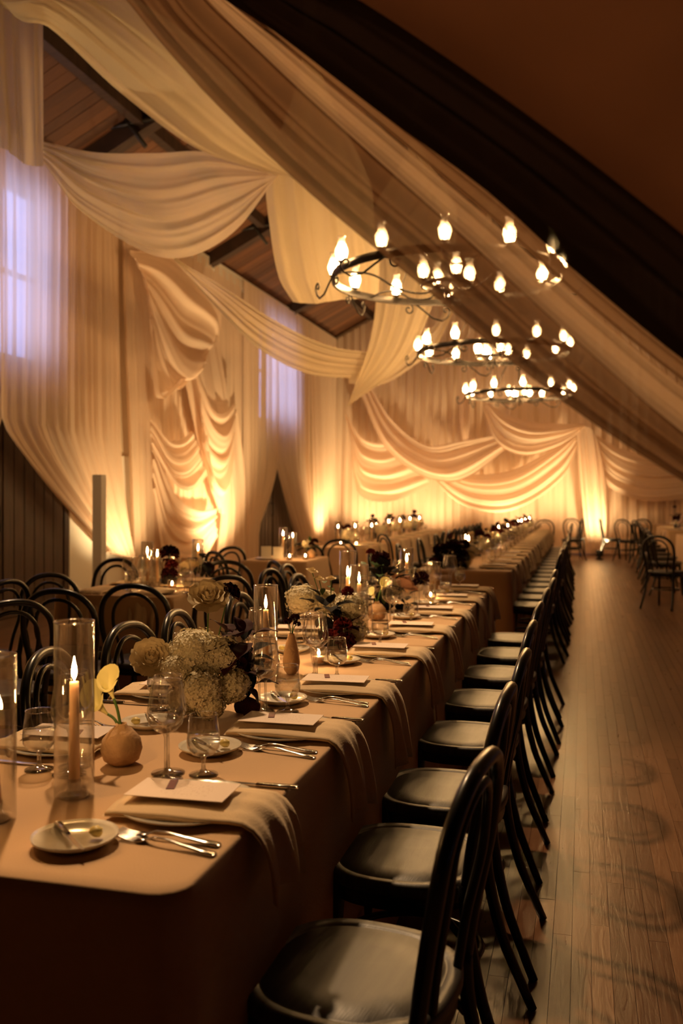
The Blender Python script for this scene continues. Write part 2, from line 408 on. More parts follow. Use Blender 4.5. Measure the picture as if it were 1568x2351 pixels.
# windows
for n, (a, b) in enumerate(WINS):
    w_ = MB()
    for (y0, y1, z0, z1) in ((a, a+.07, 2.95, 5), (b-.07, b, 2.95, 5), (a, b, 2.95, 3.02), (a, b, 4.93, 5), ((a+b)/2-.03, (a+b)/2+.03, 2.95, 5), (a, b, 3.95, 4.0)):
        w_.quad_box((XL-.16, y0, z0), (XL-.09, y1, z1))
    f = w_.build('window_%d' % (n+1), 'white_paint', None, False); tag(f, ['near', 'far'][n] + ' tall window glowing blue behind the left curtains', 'window', kind='structure')
    for (y0, y1) in ((a+.07, (a+b)/2-.03), ((a+b)/2+.03, b-.07)):
        for (z0, z1) in ((3.02, 3.95), (4.0, 4.93)):
            MB().quad_box((XL-.13, y0, z0), (XL-.12, y1, z1)).build('pane', 'pane_glass', f, False)
# doors with panels
for n, (a, b) in enumerate(DOORS):
    m = MB().quad_box((XL, a-.1, 0), (XL+.05, a, 2.55)).quad_box((XL, b, 0), (XL+.05, b+.1, 2.55)).quad_box((XL, a-.1, 2.45), (XL+.05, b+.1, 2.6))
    dr = m.build('door_%d' % (n+1), 'beam_wood', None, False); tag(dr, ['near', 'far'][n] + ' dark wooden double door seen between parted curtains', 'door', kind='structure')
    mid = (a+b)/2
    for (y0, y1) in ((a, mid-.004), (mid+.004, b)):
        lf = MB().quad_box((XL+.005, y0, .01), (XL+.035, y1, 2.45)).build('door_leaf', 'door_wood', dr, False)
        k = 6; w0 = (y1-y0-.1)/k
        for q in range(k): MB().quad_box((XL+.035, y0+.05+q*w0+.008, .12), (XL+.05, y0+.05+(q+1)*w0-.008, 2.36)).build('plank', 'door_wood', lf, False)
    MB().tube([(XL+.05, mid-.08, 1.0), (XL+.1, mid-.08, 1.0), (XL+.1, mid-.08, 1.25), (XL+.05, mid-.08, 1.25)], .01, 6).build('door_handle', 'iron', dr)
tag(MB().quad_box((XL, YB-12.7, 0), (XL+.03, YB-10.9, 1.95)).build('wall_panel', 'white_paint', None, False), 'white painted panel beside the near dark door, lit by an uplight', 'panel', kind='structure')
struct('baseboard_back', MB().quad_box((XL, YB-.03, 0), (XR, YB, .14)), 'beam_wood', 'dark skirting board along the far wall')

# ================================================================ CURTAINS ON THE LEFT WALL
XW = XL + .22
def wl(px, py, off=.0): return pX(px, py, XW+off)
def wall_curtain(label, top, bot, nv, folds, amp, seed, breaks=None, mat='sheer_wall', ztop=5.4, off=0, zbot=.02, nu=26):
    """vertical gathered sheer; top=(y0,y1) bot=(y0,y1); breaks=(z of apex, which edge, exponent)"""
    rr = random.Random(seed); ph = [rr.uniform(0, 6.28) for _ in range(6)]
    G = []
    for j in range(nv):
        v = j/(nv-1); row = []
        for i in range(nu):
            u = i/(nu-1)
            if breaks:
                za, ex = breaks[:2]; zb = zbot if not isinstance(zbot, tuple) else zbot[0] + (zbot[1]-zbot[0])*v
                z = ztop + (zb-ztop)*u
                k = 0 if z > za else min(1, ((za-z)/(za-(breaks[2] if len(breaks) > 2 else zb)))**ex)
            else: z = ztop + (zbot-ztop)*u; k = u
            ya = top[0] + (top[1]-top[0])*v; yb = bot[0] + (bot[1]-bot[0])*v
            y = ya + (yb-ya)*k
            comp = 1 if not breaks else 1 + .5*k
            s = math.sin(2*PI*folds*v+ph[0]+.6*math.sin(2*u+ph[1]))*.5 + math.sin(2*PI*folds*2.3*v+ph[2]+.5*u)*.3 + math.sin(2*PI*folds*.37*v+ph[3])*.35
            row.append((XW+off+amp*s*comp*(.35+.65*min(1, u*3+.2)), y + .02*math.sin(5*u+6*v+ph[4]), z))
        G.append(row)
    o = MB().grid(G).build('curtain', mat); return tag(o, label, 'curtain')
wall_curtain('sheer curtain left of the near dark door, gathered toward the frame edge', (6.2, 8.66), (5.2, 6.3), 70, 9, .07, 1, (2.2, 1.1), zbot=(.4, .55))
wall_curtain('wide sheer curtain swept right of the near dark door, glowing blue at its top', (8.56, 11.25), (10.95, 11.6), 120, 13, .07, 2, (2.2, 1.2), zbot=(.66, .5), nu=34)
wall_curtain('straight pale curtain between the near swept curtain and the cascading swags', (11.3, 12.8), (11.65, 12.9), 80, 9, .06, 3)
wall_curtain('closely pleated curtain behind the cascading swags', (12.9, 16.0), (12.95, 16.0), 150, 26, .045, 4, off=-.08)
wall_curtain('sheer curtain on the left side of the far dark door, blue at its top', (16.0, 17.84), (16.02, 16.52), 100, 12, .06, 5, (2.2, 1.5, .8), zbot=(.02, .02))
wall_curtain('sheer curtain on the right side of the far dark door', (17.74, 20.1), (19.5, 20.5), 90, 11, .07, 6, (2.2, 1.15), zbot=(.3, .02))
wall_curtain('bright pleated curtain filling the far left corner', (20.15, 22.5), (20.6, 22.5), 100, 12, .08, 7)
# cascades (cowl folds) between the doors
def cowl(label, pts, folds, amp, seed, off, mat='sheer_wall', nu=34, nv=60):
    rows = [[wl(x, y, off + .05*math.sin(PI*i/(len(r)-1))) for i, (x, y) in enumerate(r)] for r in pts]
    return drape_thing('cascade_swag', label, rows, nu, nv, folds, amp, (1, 0, -.5), mat, seed, cat='drape')
cowl('upper cowl of draped sheer under the yellow ceiling swag', [
    [(300, 575), (400, 590), (505, 700), (508, 750)], [(300, 585), (400, 690), (480, 730), (507, 752)], [(320, 600), (380, 790), (450, 810), (506, 758)],
    [(335, 640), (370, 860), (440, 870), (500, 770)], [(345, 700), (352, 905), (400, 880), (440, 850)]], 5, .07, 11, .2)
cowl('sheer band hanging from the upper cowl down to the right', [
    [(420, 850), (450, 980), (480, 1100), (505, 1180)], [(450, 820), (470, 960), (500, 1060), (515, 1180)], [(500, 780), (520, 900), (530, 1050), (520, 1200)]], 3, .05, 12, .12)
cowl('right hand cowl of draped sheer beside the far dark door', [
    [(455, 860), (490, 940), (515, 950), (540, 925)], [(450, 860), (480, 1020), (520, 1040), (540, 960)], [(460, 900), (480, 1060), (520, 1085), (538, 1010)],
    [(470, 960), (490, 1120), (515, 1150), (535, 1060)]], 3.5, .06, 13, .22)
cowl('middle cowl of draped sheer, brightly lit from below', [
    [(347, 960), (390, 1010), (420, 1010), (442, 990)], [(346, 965), (385, 1050), (425, 1050), (450, 1010)], [(345, 985), (390, 1080), (430, 1085), (458, 1040)],
    [(348, 1020), (400, 1110), (440, 1125), (475, 1090)]], 3.5, .06, 14, .2)
cowl('lowest and brightest cowl of draped sheer above the left tables', [
    [(348, 1010), (400, 1130), (450, 1170), (498, 1168)], [(350, 1040), (400, 1190), (450, 1215), (497, 1178)], [(352, 1090), (395, 1240), (450, 1260), (495, 1200)],
    [(355, 1150), (385, 1300), (450, 1310), (500, 1230)]], 4.5, .07, 15, .13)
cowl('long sheer tail falling beside the lowest cowl', [
    [(498, 1100), (505, 1180), (500, 1240), (490, 1312)], [(520, 1050), (530, 1160), (530, 1240), (520, 1312)], [(545, 930), (560, 1100), (560, 1200), (560, 1312)]], 4, .05, 16, .08)
# ================================================================ CURTAINS AND SWAGS ON THE FAR WALL
YW = YB - .3
def back_curtain(label, x0, x1, nv, folds, seed, mat='sheer_wall', off=0, zt=None):
    rr = random.Random(seed); ph = [rr.uniform(0, 6.28) for _ in range(6)]; G = []
    for j in range(nv):
        v = j/(nv-1); X = x0 + (x1-x0)*v; zt_ = min(ZT+(X-XL)*SL, ZT+(XR-X)*SL) - .15; row = []
        for i in range(24):
            u = i/23
            s = math.sin(2*PI*folds*v+ph[0]+.5*math.sin(2*u+ph[1]))*.5 + math.sin(2*PI*folds*2.3*v+ph[2]+.5*u)*.3
            row.append((X+.03*math.sin(4*u+ph[4]), YW+off+.07*s, zt_ + (.02-zt_)*u))
        G.append(row)
    tag(MB().grid(G).build('curtain', mat), label, 'curtain')
back_curtain('pleated curtain at the left end of the far wall', XL+.1, -4.6, 70, 8, 21)
back_curtain('pleated curtain behind the left far-wall swags', -4.65, -2.4, 90, 10, 22)
back_curtain('smoother curtain behind the end of the long table', -2.45, .2, 80, 6, 23)
back_curtain('curtain on the far wall at the right of the bright column drape', .15, 2.3, 80, 8, 24)
back_curtain('curtain at the far right corner of the far wall', 2.25, XR-.05, 60, 7, 25)
def bswag(label, pts, folds, amp, seed, Y=None, mat='sheer_wall', nu=40, nv=46):
    Y = Y or YW-.45
    rows = [[pY(x, y, Y - .12*math.sin(PI*i/(len(r)-1))) for i, (x, y) in enumerate(r)] for r in pts]
    return drape_thing('wall_swag', label, rows, nu, nv, folds, amp, (0, -1, -.5), mat, seed)
bswag('left far-wall swag hanging low over the left tables', [
    [(790, 935), (830, 1000), (870, 1015), (915, 1000)], [(792, 950), (830, 1060), (880, 1090), (960, 1085)], [(800, 975), (830, 1110), (890, 1125), (985, 1105)], [(805, 1000), (825, 1130), (890, 1150), (985, 1120)]], 4, .09, 31)
bswag('long crossing far-wall swag that starts under the hanging tail', [
    [(850, 880), (900, 960), (980, 1020), (1060, 1010), (1130, 1000)], [(838, 900), (895, 1010), (980, 1070), (1060, 1080), (1150, 1020)], [(830, 910), (885, 1030), (970, 1095), (1060, 1105), (1170, 1025)]], 3, .08, 32, YW-.7)
bswag('widest far-wall swag, brightest at its low belly above the long table', [
    [(1010, 1070), (1080, 1090), (1180, 1080), (1270, 1030), (1338, 985)], [(1000, 1085), (1080, 1130), (1180, 1125), (1280, 1060), (1339, 990)],
    [(985, 1085), (1070, 1150), (1170, 1155), (1290, 1085), (1338, 995)], [(975, 1080), (1060, 1160), (1170, 1175), (1290, 1100), (1336, 1000)]], 4, .09, 33, YW-.55)
bswag('upper right far-wall swag beneath the chandeliers', [
    [(1120, 925), (1160, 950), (1220, 970), (1290, 975), (1342, 975)], [(1112, 930), (1150, 1000), (1210, 1025), (1280, 1010), (1342, 979)], [(1108, 935), (1140, 1015), (1200, 1045), (1280, 1025), (1341, 984)]], 3, .08, 34, YW-.62)
bswag('short gathered tail hanging in the middle of the far wall', [[(1058, 880), (1056, 950), (1060, 1000), (1065, 1045)], [(1080, 880), (1078, 950), (1075, 1000), (1070, 1045)]], 2, .04, 35, YW-.25)
bswag('bright gathered column drape falling from the swag corner to the floor', [
    [(1322, 985), (1330, 1080), (1340, 1180), (1350, 1258)], [(1340, 980), (1352, 1090), (1360, 1180), (1362, 1260)], [(1355, 982), (1370, 1090), (1380, 1180), (1374, 1258)], [(1368, 1000), (1388, 1090), (1392, 1180), (1390, 1240)]], 4, .1, 36, YW-.6)
bswag('swag sweeping from the bright column drape toward the right tables', [
    [(1350, 985), (1420, 1030), (1500, 1050), (1620, 1040)], [(1352, 990), (1400, 1080), (1490, 1120), (1620, 1110)], [(1355, 1000), (1390, 1110), (1480, 1150), (1620, 1140)]], 4, .09, 37, YW-.5)
# ================================================================ CEILING SWAGS
def cswag(label, rows3, folds, amp, seed, nu=44, nv=50, mat='sheer_swag', nrm=(.2, -1, -.3), taper=True):
    rows = [[pY(x, y, Y) for (x, y, Y) in r] for r in rows3]
    return drape_thing('ceiling_swag', label, rows, nu, nv, folds, amp, nrm, mat, seed, taper)
cswag('broad ceiling swag sweeping down from the upper left behind the near drape', [
    [(-700, -700, 5.4), (-120, -120, 5.6), (200, -60, 6.2), (480, 120, 7), (640, 300, 8), (730, 430, 9)], [(-600, -680, 5.4), (-60, -60, 5.6), (180, 30, 6.2), (400, 180, 7), (560, 320, 8), (700, 420, 9)],
    [(-520, -660, 5.4), (-20, -10, 5.6), (150, 60, 6.2), (330, 210, 7), (520, 345, 8), (670, 408, 9)], [(-450, -640, 5.4), (30, 30, 5.6), (120, 68, 6.2), (280, 215, 7), (460, 345, 8), (640, 402, 9)]], 4, .05, 41, nu=60, nv=60)
cswag('crescent ceiling swag between the left column drape and the hanging middle drape', [
    [(98, 325, 7), (220, 350, 7.2), (350, 352, 7.6), (480, 350, 8.2), (638, 402, 9)], [(99, 345, 7), (200, 410, 7.1), (350, 435, 7.5), (500, 430, 8.1), (638, 403, 9)],
    [(100, 365, 7), (190, 460, 7), (350, 520, 7.4), (510, 495, 8.1), (637, 404, 9)], [(102, 378, 7), (190, 490, 6.9), (370, 592, 7.3), (520, 545, 8.1), (636, 405, 9)]], 5, .07, 42, nv=64, mat='sheer_light')
cswag('long yellow ceiling swag crossing in front of the wall ledge', [
    [(240, 395, 10.6), (320, 480, 9.8), (395, 585, 9), (500, 650, 10), (640, 740, 11.5), (760, 795, 13), (860, 810, 14)], [(241, 400, 10.6), (320, 486, 9.8), (396, 588, 9), (500, 680, 10), (620, 775, 11.5), (730, 830, 13), (850, 840, 14)],
    [(242, 405, 10.6), (320, 492, 9.8), (398, 592, 9), (490, 700, 10), (600, 805, 11.5), (720, 862, 13), (840, 868, 14)]], 5, .06, 43, nv=56)
cswag('small far ceiling swag under the middle chandelier', [
    [(800, 850, 14), (870, 840, 15), (930, 800, 16), (1010, 730, 17), (1150, 420, 19)], [(800, 868, 14), (870, 872, 15), (930, 835, 16), (1010, 760, 17), (1155, 425, 19)], [(802, 880, 14), (870, 885, 15), (935, 850, 16), (1010, 780, 17), (1160, 430, 19)]], 3, .05, 44)
cswag('vertical column of gathered fabric at the upper left corner', [
    [(-70, -420, 6.9), (-70, -150, 6.9), (-60, 100, 6.9), (-40, 330, 6.9)], [(-10, -420, 6.9), (-10, -150, 6.9), (0, 100, 6.9), (15, 345, 6.9)], [(50, -420, 6.9), (50, -150, 6.9), (48, 100, 6.9), (62, 378, 6.9)], [(85, -420, 7), (97, -100, 7), (99, 30, 7), (99, 150, 7), (101, 382, 7)]], 4, .06, 45, taper=False)
cswag('hanging middle drape with a rounded hem left of the nearest chandelier', [
    [(690, -180, 9.3), (690, 150, 9.25), (612, 400, 9.2), (618, 520, 9.2), (640, 640, 9.2), (672, 694, 9.2)], [(705, -180, 9.3), (705, 150, 9.25), (680, 400, 9.2), (690, 520, 9.2), (705, 620, 9.2), (720, 697, 9.2)], [(720, -180, 9.3), (720, 150, 9.25), (760, 400, 9.3), (770, 520, 9.3), (780, 600, 9.3), (790, 688, 9.3)],
    [(735, -180, 9.3), (735, 150, 9.25), (850, 420, 9.4), (860, 520, 9.4), (870, 600, 9.4), (868, 684, 9.4)]], 5, .05, 46, taper=False)
cswag('tapering tail drape behind the nearest chandelier, ending in a point', [
    [(940, 120, 13.6), (940, 330, 13.6), (850, 500, 13.6), (865, 640, 13.6), (850, 780, 13.6), (800, 925, 13.6)], [(950, 120, 13.6), (950, 330, 13.6), (910, 500, 13.6), (910, 640, 13.6), (880, 800, 13.6), (798, 930, 13.6)], [(960, 120, 13.6), (960, 330, 13.6), (960, 500, 13.6), (950, 660, 13.6), (905, 820, 13.6), (797, 934, 13.6)],
    [(970, 120, 13.6), (970, 330, 13.6), (1050, 500, 13.6), (1000, 680, 13.6), (930, 830, 13.6), (795, 936, 13.6)]], 5, .06, 47, taper=lambda u: 1-.85*max(0, u*1.6-.6))
# near swag hung across the camera's view, from high at left to low at right
def near(label, rows3, folds, amp, seed, mat, nu=150, nv=40, name='near_drape', taper=False, up=True, sp=0, top=None):
    rows = []
    for i, r in enumerate(rows3):
        P = [pY(x, y, Y) for (x, y, Y) in r]
        if up: k = i/(len(rows3)-1); P = [Vector((-3.3+.5*k+sp*.3, 1.62, 6.7+.3*k)), Vector((-2.2+.4*k+sp*.2, 1.58, 4.4+.3*k))] + P + [Vector((1.25+.1*sp, 1.36, .72+.12*k)), Vector((1.7+.15*sp, 1.4, .1+.02*k))]
        rows.append(P)
    if top: rows += top
    return drape_thing(name, label, rows, nu, nv, folds, amp, (.2, -1, .2), mat, seed, taper)
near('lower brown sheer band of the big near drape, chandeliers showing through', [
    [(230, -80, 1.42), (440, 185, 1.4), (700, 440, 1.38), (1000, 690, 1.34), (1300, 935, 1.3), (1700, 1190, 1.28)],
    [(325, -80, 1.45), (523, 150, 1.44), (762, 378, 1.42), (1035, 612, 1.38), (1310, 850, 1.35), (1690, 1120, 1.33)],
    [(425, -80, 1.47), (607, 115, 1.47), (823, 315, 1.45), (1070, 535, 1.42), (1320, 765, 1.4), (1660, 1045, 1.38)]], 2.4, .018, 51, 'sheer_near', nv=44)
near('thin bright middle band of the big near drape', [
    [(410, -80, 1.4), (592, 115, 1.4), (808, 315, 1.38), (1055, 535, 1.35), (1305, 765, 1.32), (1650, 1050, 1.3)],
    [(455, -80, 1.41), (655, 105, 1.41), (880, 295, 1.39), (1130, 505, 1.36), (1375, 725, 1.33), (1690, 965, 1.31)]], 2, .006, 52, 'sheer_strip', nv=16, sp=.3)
near('upper brown sheer band tucked between the bright band and the shadowed fold', [
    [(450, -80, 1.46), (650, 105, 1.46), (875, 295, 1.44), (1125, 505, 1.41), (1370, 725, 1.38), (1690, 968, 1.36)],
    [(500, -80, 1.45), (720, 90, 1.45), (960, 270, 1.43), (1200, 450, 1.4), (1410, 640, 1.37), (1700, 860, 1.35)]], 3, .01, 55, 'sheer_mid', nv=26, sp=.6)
near('shadowed rolled fold of heavy fabric along the near drape', [
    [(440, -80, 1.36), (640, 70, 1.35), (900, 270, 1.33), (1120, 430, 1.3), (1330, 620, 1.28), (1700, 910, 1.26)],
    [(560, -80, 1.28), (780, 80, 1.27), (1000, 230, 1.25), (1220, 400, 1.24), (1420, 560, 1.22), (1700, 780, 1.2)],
    [(680, -80, 1.34), (860, 40, 1.33), (1080, 190, 1.31), (1300, 350, 1.3), (1480, 490, 1.28), (1700, 660, 1.26)]], 1.6, .02, 53, 'sheer_shaded_fold', nv=34, sp=1)
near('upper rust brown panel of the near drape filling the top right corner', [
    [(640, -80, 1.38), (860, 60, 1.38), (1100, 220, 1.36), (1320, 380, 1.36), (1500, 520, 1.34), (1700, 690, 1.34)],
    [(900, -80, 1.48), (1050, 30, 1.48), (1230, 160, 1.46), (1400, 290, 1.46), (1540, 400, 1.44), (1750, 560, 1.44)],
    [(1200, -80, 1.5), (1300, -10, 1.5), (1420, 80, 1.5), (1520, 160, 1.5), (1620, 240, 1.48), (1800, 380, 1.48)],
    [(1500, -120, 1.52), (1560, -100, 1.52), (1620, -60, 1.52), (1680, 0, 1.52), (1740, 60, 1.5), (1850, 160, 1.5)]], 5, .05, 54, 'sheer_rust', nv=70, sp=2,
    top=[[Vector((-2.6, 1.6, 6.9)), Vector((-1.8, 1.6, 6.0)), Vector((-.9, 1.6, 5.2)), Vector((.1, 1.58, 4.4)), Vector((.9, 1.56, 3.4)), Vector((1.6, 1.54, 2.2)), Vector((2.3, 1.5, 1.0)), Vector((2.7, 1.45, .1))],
         [Vector((-1.6, 1.6, 7.6)), Vector((-1.1, 1.6, 7.4)), Vector((-.3, 1.6, 7.2)), Vector((.7, 1.6, 6.6)), Vector((1.8, 1.6, 5.4)), Vector((2.6, 1.58, 3.8)), Vector((3.2, 1.55, 1.9)), Vector((3.6, 1.5, .1))]])

# ================================================================ CHANDELIERS
def spiral(c, r0, turns, a0, n=18, plane='xz', sgn=1, k=.18):
    out = []
    for i in range(n):
        t = i/(n-1); a = a0 + sgn*2*PI*turns*t; r = r0*(1-t*(1-k)); out.append((c[0]+r*math.cos(a), 0, c[1]+r*math.sin(a)))
    return out
RC = .95
chim = MB().lathe([(.016, 0), (.026, .012), (.036, .045), (.036, .065), (.024, .095), (.018, .12), (.022, .135), (.026, .142)], 14).mesh('glass_chimney', 'chimney_glass'); chim.transform(Matrix.Scale(1.38, 4))
bulbm = MB().lathe([(.004, .012), (.016, .035), (.020, .06), (.017, .085), (.008, .11), (.001, .125)], 8, closed_bottom=True).mesh('bulb', 'bulb')
cupm = MB().lathe([(.004, -.035), (.012, -.03), (.012, -.008), (.034, -.002), (.034, .006), (.002, .008)], 12).mesh('lamp_cup', 'iron')
def chandelier(first, loc, label):
    t = thing('chandelier', label, 'chandelier', loc, .13, None)
    ring = MB(); G = []
    for (r, z) in ((RC-.012, -.03), (RC+.012, -.03), (RC+.012, .03), (RC-.012, .03), (RC-.012, -.03)):
        G.append([(r*math.cos(2*PI*j/72), r*math.sin(2*PI*j/72), z) for j in range(72)])
    ring.grid(G, True).build('ring', 'iron', t)
    def lamp(x, y, z, par):
        cu = link('lamp_cup', cupm, par, (x, y, z)); link('glass_chimney', chim, cu, (0, 0, .004)); link('bulb', bulbm, cu)
    for k in range(12):
        a = 2*PI*k/12; lamp(RC*math.cos(a), RC*math.sin(a), .045, t)
    # scrolls under the ring
    S = spiral((.0, -.05), .055, 1.15, PI/2, sgn=1)[::-1] + [(x, 0, z) for (x, z) in ((-.06, .01), (-.16, -.05), (-.26, -.115), (-.36, -.13), (-.42, -.09))] + [(p[0]-.40, 0, p[2]-.03) for p in spiral((0, 0), .05, 1.0, -PI*.7, sgn=-1)]
    sm = MB().tube(S, .0085, 6).mesh('scroll', 'iron')
    for k in range(8):
        a = 2*PI*(k+.5)/8
        link('scroll', sm, t, ((RC)*math.cos(a)+.2*math.sin(a)*0, RC*math.sin(a), -.02), (0, 0, a+PI/2+.15))
    arm = MB().tube(catmull([(.03, 0, -.02), (.18, 0, -.13), (.42, 0, -.10), (.62, 0, .0), (.8, 0, .02), (RC-.01, 0, -.0)], 22), .009, 6)
    am = arm.mesh('arm', 'iron')
    for k in range(6): link('arm', am, t, None, (0, 0, 2*PI*k/6+.3))
    MB().lathe([(.002, -.2), (.016, -.18), (.008, -.15), (.03, -.12), (.018, -.08), (.035, -.03), (.02, .04), (.012, .2), (.012, .5), (.004, .52)], 12).build('hub', 'iron', t)
    G = [[(r*math.cos(2*PI*j/32), r*math.sin(2*PI*j/32), z) for j in range(32)] for r, z in ((.2, -.07), (.215, -.07), (.215, -.04), (.2, -.04), (.2, -.07))]
    MB().grid(G, True).build('inner_ring', 'iron', t)
    for k in range(4): a = 2*PI*k/4+.4; lamp(.207*math.cos(a), .207*math.sin(a), -.02, t)
    ztop = ZT + (RX-XL)*SL - loc[2] - .2
    for k in range(3): a = 2*PI*k/3; MB().tube([(RC*.98*math.cos(a), RC*.98*math.sin(a), .03), (.01*math.cos(a), .01*math.sin(a), .95)], .005, 5).build('rod', 'iron', t)
    m = MB()
    nl = int((ztop-.95)/.05)
    for q in range(nl):
        z = .95+q*.05; m.tube([(.012*math.cos(a)*(1 if q % 2 else 0), .012*math.cos(a)*(0 if q % 2 else 1), z+.025+.032*math.sin(a)) for a in [2*PI*i/8 for i in range(8)]], .0035, 4, closed=True)
    m.build('chain', 'iron', t)
    return t
ch = []
for (d, lab) in ((7.64, 'nearest wrought iron ring chandelier, partly behind the near drape'), (11.6, 'middle wrought iron ring chandelier in the row of three'), (16.35, 'farthest and lowest looking wrought iron ring chandelier')):
    ycd = (d + (-1.10)*s_)/c_
    chandelier(None, (-1.10, ycd, 3.20), lab)
# small ceiling pin spots over the near tables (above the frame): they light the seats and cast the table-edge shadow
def pinspot(x, y, z, tx, ty, tz, power, label):
    t = thing('pin_spot', label, 'lamp', (x, y, z), 0, 'pin spots under the roof')
    d = (Vector((tx, ty, tz)) - Vector((x, y, z))).normalized(); q = d.to_track_quat('-Z', 'Y').to_euler()
    o = MB().lathe([(0, .16), (.05, .16), (.055, .02), (.055, 0), (.05, 0), (.048, .03), (0, .05)], 16).build('can', 'fixture_black', t); o.rotation_euler = q
    MB().tube([(0, 0, .0), (0, 0, ZT + (x-XL)*SL - z - .0)], .012, 6).build('drop_rod', 'iron', t)
    ld = bpy.data.lights.new('pin_beam', 'SPOT'); ld.energy = power; ld.color = (1, .62, .31); ld.spot_size = 1.15; ld.spot_blend = .7; ld.shadow_soft_size = .13
    lo = bpy.data.objects.new('pin_beam', ld); C.objects.link(lo); lo.parent = t; lo.location = d*.03; lo.rotation_euler = q
pinspot(-2.75, 4.9, 5.4, -.35, 2.6, .3, PIN_W, 'pin spot under the roof aimed at the near chairs, out of frame')
# ================================================================ CHAIRS
def chair_proto():
    t = thing('bentwood_chair', 'x', 'chair')
    n = 56
    def outl(k, z, ins=0):
        row = []
        for j in range(n):
            a = 2*PI*j/n; ca, sa = math.cos(a), math.sin(a); e = 2/2.7
            x = math.copysign(abs(ca)**e, ca)*.205*k; y = math.copysign(abs(sa)**e, sa)*.2*k
            for sx in (-1, 1):
                dx, dy = x-sx*.203*k, y+.165*k; g = math.exp(-(dx*dx+dy*dy)/.0011)
                x -= sx*g*.034; y += g*.008
            row.append((x, y, z))
        return row
    MB().grid([outl(.001, .461), outl(.5, .459), outl(.83, .4605), outl(.845, .4575), outl(.86, .461), outl(.97, .463), outl(1.0, .456), outl(1.0, .436), outl(.97, .43), outl(.001, .43)], True).build('seat', 'seat_wood', t)
    MB().grid([outl(.93, .43), outl(.95, .395), outl(.9, .395), outl(.9, .43)], True).build('seat_frame', 'black_wood', t)
    hoop = catmull([(-.168, -.172, .43), (-.178, -.19, .55), (-.196, -.215, .68), (-.178, -.235, .80), (-.105, -.25, .872), (0, -.257, .893), (.105, -.25, .872), (.178, -.235, .80), (.196, -.215, .68), (.178, -.19, .55), (.168, -.172, .43)], 44)
    MB().tube(hoop, .0155, 10).build('back_frame', 'black_wood', t)
    inn = catmull([(-.085, -.178, .44), (-.10, -.195, .56), (-.125, -.22, .68), (-.115, -.232, .77), (-.065, -.244, .83), (0, -.25, .848), (.065, -.244, .83), (.115, -.232, .77), (.125, -.22, .68), (.10, -.195, .56), (.085, -.178, .44)], 36)
    MB().tube(inn, .010, 8).build('inner_hoop', 'black_wood', t)
    for s in (-1, 1):
        MB().tube(catmull([(s*.168, -.172, .47), (s*.168, -.18, .36), (s*.178, -.215, .2), (s*.192, -.27, .06), (s*.198, -.295, .001)], 12), [.017-.0004*k for k in range(12)], 9).build('leg', 'black_wood', t)
        MB().tube(catmull([(s*.15, .14, .44), (s*.158, .152, .25), (s*.172, .175, .001)], 8), [.018, .018, .017, .016, .015, .0145, .014, .0135], 9).build('leg', 'black_wood', t)
    ring = [(.158*math.cos(2*PI*j/32), -.01+.175*math.sin(2*PI*j/32), .235) for j in range(32)]
    MB().tube(ring, .0095, 7, closed=True).build('leg_ring', 'black_wood', t)
    for s in (-1, 1):
        MB().tube(catmull([(s*.166, -.175, .33), (s*.155, -.10, .40), (s*.14, -.02, .425)], 8), .009, 6).build('brace', 'black_wood', t)
    protos['chair'] = t
chair_proto()
ORD = ['first', 'second', 'third', 'fourth', 'fifth', 'sixth', 'seventh', 'eighth', 'ninth', 'tenth', 'eleventh', 'twelfth', 'thirteenth', 'fourteenth', 'fifteenth', 'sixteenth']
YA = [1.71, 2.31, 2.85, 3.52, 4.16, 4.80, 5.42, 6.03]          # chairs and settings along the near run
YBs = [7.95 + .61*k for k in range(16)]
for i, y in enumerate(YA):
    put('chair', (-.425 + R_.uniform(-.015, .015)*(i > 0), y, 0), PI/2 + (-0.13 if i == 0 else R_.uniform(-.05, .05)), 'black bentwood chair, aisle side of near long table, %s from camera' % ORD[i], 'aisle chairs at the near long table')
for i, y in enumerate(YBs):
    put('chair', (-.425 + R_.uniform(-.02, .02), y, 0), PI/2 + R_.uniform(-.06, .06), 'black bentwood chair, aisle side of far long table, %s from near end' % ORD[i], 'aisle chairs at the far long table')
def chair_at(px, py, rz, label, group, z=.893):
    p = pZ(px, py, z)
    if 'near long' in group: p.x -= .07
    ca, sa = math.cos(rz), math.sin(rz)
    off = Vector((.255*sa, -.255*ca, 0))
    put('chair', (p.x-off.x, p.y-off.y, 0), rz, label, group)
for (px, py, rz, lab) in ((150, 1500, -PI/2+.15, 'black bentwood chair behind the candle cylinders on the left of the near table'), (330, 1437, -PI/2-.05, 'black bentwood chair behind the cream rose on the left of the near table'),
                          (437, 1408, -PI/2+.1, 'black bentwood chair behind the upper cream rose'), (575, 1366, -PI/2, 'black bentwood chair behind the tall bud vase candle'),
                          (706, 1322, -PI/2, 'black bentwood chair behind the second flower arrangement'), (640, 1310, -PI/2-.1, 'black bentwood chair just left of the fifth candle pair')):
    chair_at(px, py, rz, lab, 'left side chairs of the near long table')
